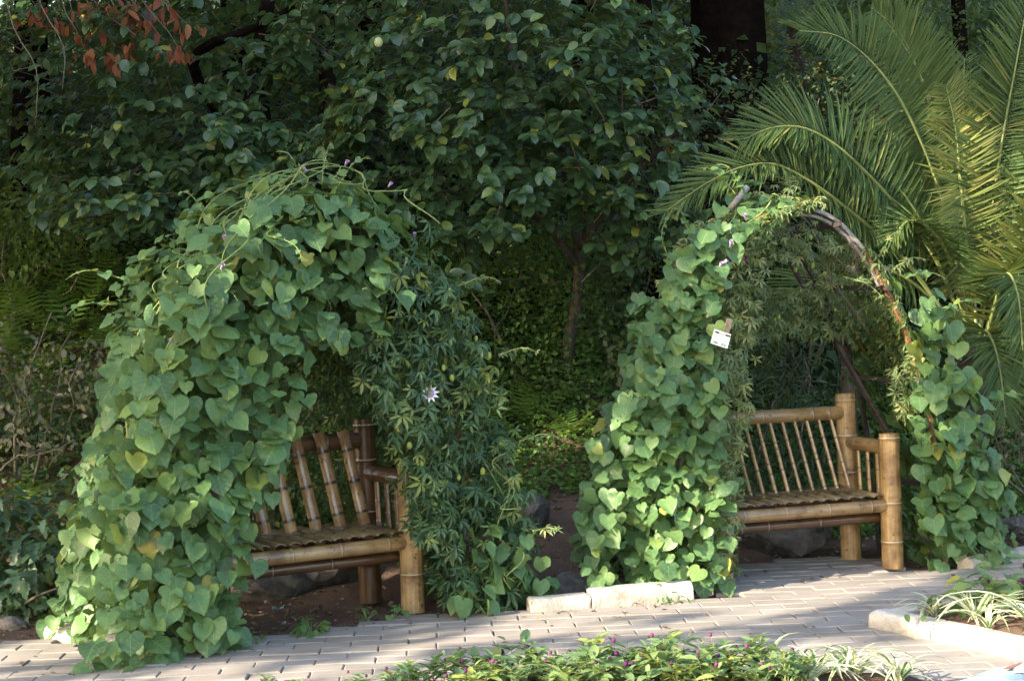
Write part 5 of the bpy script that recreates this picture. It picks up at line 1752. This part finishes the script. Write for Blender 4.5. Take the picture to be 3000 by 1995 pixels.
# scattered pale fallen leaves on the paving
flm = [tmesh('fallen_leaf', q, M['litter']) for q in (oval_t(0.35, 0.5, -0.2), oval_t(0.28, 0.3, 0.3))]
for k in range(90):
    if k < 20:
        x = RNG.normal(-1.65, 0.25); y = 8.75 + RNG.normal() * 0.10 + (x + 1.65) * 0.35
    elif k > 55:
        x = RNG.uniform(-2.8, 2.6); y = RNG.uniform(8.0, 9.6)
        if inpoly(np.array([x]), np.array([y]), BED)[0] or x > 1.75:
            x -= 1.6
    else:
        x = RNG.uniform(-2.6, 3.0); y = float(edge_y(x)) - abs(RNG.normal()) * 0.25 - 0.05
        if 1.1 < x < 2.6:
            y = min(y, 10.6)
    o = bpy.data.objects.new('fallen_leaf', random.choice(flm)); COL.objects.link(o)
    s = RNG.uniform(0.018, 0.045)
    o.scale = (s, s, s); o.location = (x, y, PZ + 0.004); o.rotation_euler = (RNG.normal() * 0.15, RNG.normal() * 0.15, RNG.uniform(0, 6.28))
    tag(o, 'small dry curled leaf lying on the paving', 'fallen leaf', 'fallen leaves on the paving')

# blue wrapper under the slat bench
mb = MB()
V = []
for i in range(4):
    for j in range(4):
        V.append(((i - 1.5) * 0.022 + RNG.normal() * 0.004, (j - 1.5) * 0.018 + RNG.normal() * 0.004, 0.012 + abs(RNG.normal()) * 0.02))
mb.add(V, [(i * 4 + j, i * 4 + 4 + j, i * 4 + 5 + j, i * 4 + 1 + j) for i in range(3) for j in range(3)])
wr = mb.build('plastic_wrapper', M['wrapper'], None, (-1.46, 10.22, 0.0), smooth=False)
tag(wr, 'crumpled blue plastic wrapper on the soil under the bench', 'litter')

# pale blue printed sheets on the paving
pp = thing('folded_map', 'pale blue printed sheets folded and lying on the paving', 'paper', (2.22, 7.72, PZ))
def sheet(name, pts, z, mat, lift):
    mb = MB(); V = [(x, y, z + (lift if k in (2,) else 0)) for k, (x, y) in enumerate(pts)] + [(x, y, z - 0.003 + (lift if k in (2,) else 0)) for k, (x, y) in enumerate(pts)]
    mb.add(V, [(0, 1, 2, 3), (7, 6, 5, 4), (0, 4, 5, 1), (1, 5, 6, 2), (2, 6, 7, 3), (3, 7, 4, 0)])
    return mb.build(name, mat, pp, smooth=False)
sheet('sheet', [(-0.30, -0.22), (0.2, -0.3), (0.3, 0.05), (-0.06, 0.03)], 0.006, M['paper'], 0.02)
sheet('sheet', [(-0.05, -0.16), (0.25, -0.22), (0.3, -0.02), (0.02, 0.04)], 0.022, M['paper_white'], 0.02)
sheet('printed_stripe', [(-0.08, -0.10), (-0.05, -0.11), (0.05, 0.02), (0.03, 0.025)], 0.026, M['paper_red'], 0.0)
sheet('cover_flap', [(-0.02, 0.03), (0.24, 0.0), (0.32, 0.10), (0.10, 0.09)], 0.045, M['paper'], 0.01)

# ------------------------------------------------------------------ shade trees beyond the left of the view, with gaps that let sun through
GAPS = [  # (from, to, radius): what the sun reaches
    ((0.55, 9.85, 0.06), (1.0, 9.95, 0.35), 0.16), ((0.95, 9.95, 0.1), (1.15, 10.2, 0.5), 0.14),
    ((1.0, 9.2, 0), (2.25, 10.45, 0), 0.12), ((-1.3, 8.0, 0), (0.1, 9.2, 0), 0.10), ((-3.3, 8.7, 0), (-2.45, 9.3, 0.05), 0.10),
    ((-2.0, 9.1, 1.80), (-2.0, 9.15, 1.95), 0.10), ((2.08, 8.3, 0.05), (2.25, 8.05, 0.1), 0.17),
    ((3.5, 12.9, 1.9), (3.75, 12.9, 2.5), 0.42), ((3.2, 13.0, 2.3), (3.25, 13.0, 2.6), 0.12), ((2.6, 10.95, 1.0), (2.5, 10.9, 1.35), 0.14),
    ((2.2, 10.85, 2.2), (2.45, 10.9, 1.85), 0.16), ((1.05, 12.4, 3.95), (0.95, 12.5, 4.1), 0.12), ((-0.7, 7.4, 0.25), (1.4, 7.5, 0.25), 0.30),
    ((0.1, 12.9, 0.7), (0.5, 13.1, 0.8), 0.10),
    ((2.5, 19, 4.8), (4.3, 19, 5.1), 0.8), ((2.9, 15.2, 3.6), (3.3, 15.2, 3.7), 0.2), ((-0.1, 9.5, 0.12), (0.0, 9.5, 0.4), 0.08), ((1.7, 10.75, 0.0), (2.0, 11.0, 0.0), 0.05),
    ((2.4, 8.3, 0.2), (2.8, 8.5, 0.2), 0.14), ((1.9, 8.0, 0), (2.2, 7.8, 0), 0.2), ((2.15, 11.4, 0.1), (2.2, 11.4, 0.3), 0.06), ((-2.35, 8.95, 0.2), (-2.3, 8.95, 0.45), 0.12), ((-1.9, 14, 3.0), (-1.8, 14, 3.2), 0.1)]
AX1 = nrm(np.cross(L, [0, 0, 1.0])); AX2 = np.cross(AX1, L)


def lit_gap(P, pad):
    a = np.stack([P @ AX1, P @ AX2], -1)
    keep = np.ones(len(P), bool)
    for p0, p1, r in GAPS:
        q0 = np.array([np.dot(p0, AX1), np.dot(p0, AX2)]); q1 = np.array([np.dot(p1, AX1), np.dot(p1, AX2)])
        d = q1 - q0; ll = max(1e-6, d @ d)
        t = np.clip(((a - q0) @ d) / ll, 0, 1)
        dist = np.linalg.norm(a - q0 - t[:, None] * d, axis=1)
        keep &= dist > r + pad
    return keep


SHADE = [(0.5 - LH[0] * 13.5 - off * LH[1], 10.0 - LH[1] * 13.5 + off * LH[0]) for off in (-5.0, -1.6, 1.8, 5.4)] + [(-11.5, 14.5), (-8.6, 12.9)]
for x, y in SHADE:
    t = thing('shade_tree', 'tall broad shade tree standing beyond the path', 'tree', (x, y, -0.05), 'shade trees beyond the path')
    mb = MB(); tube(mb, catmull([(0, 0, 0), (0.1, 0, 1.5), (0, 0.1, 4), (0.1, 0, 12)], 12), np.linspace(0.2, 0.09, 12), 10); mb.build('trunk', M['bark'], t)
    n = 7600
    d = nrm(rnd(n)); rad = RNG.random(n) ** 0.4
    P = np.array([x, y, 9.9]) + d * rad[:, None] * [2.8, 2.8, 6.7]
    sz = RNG.uniform(0.22, 0.36, n)
    keep = lit_gap(P, 0.17) & (P[:, 2] > 3.5)
    P = P[keep]; n = len(P)
    stuff_leaves('crown', P, rnd(n) * 0.7 - L, rnd(n), sz[keep], SMALL, M['shade'], t, (x, y, -0.05))
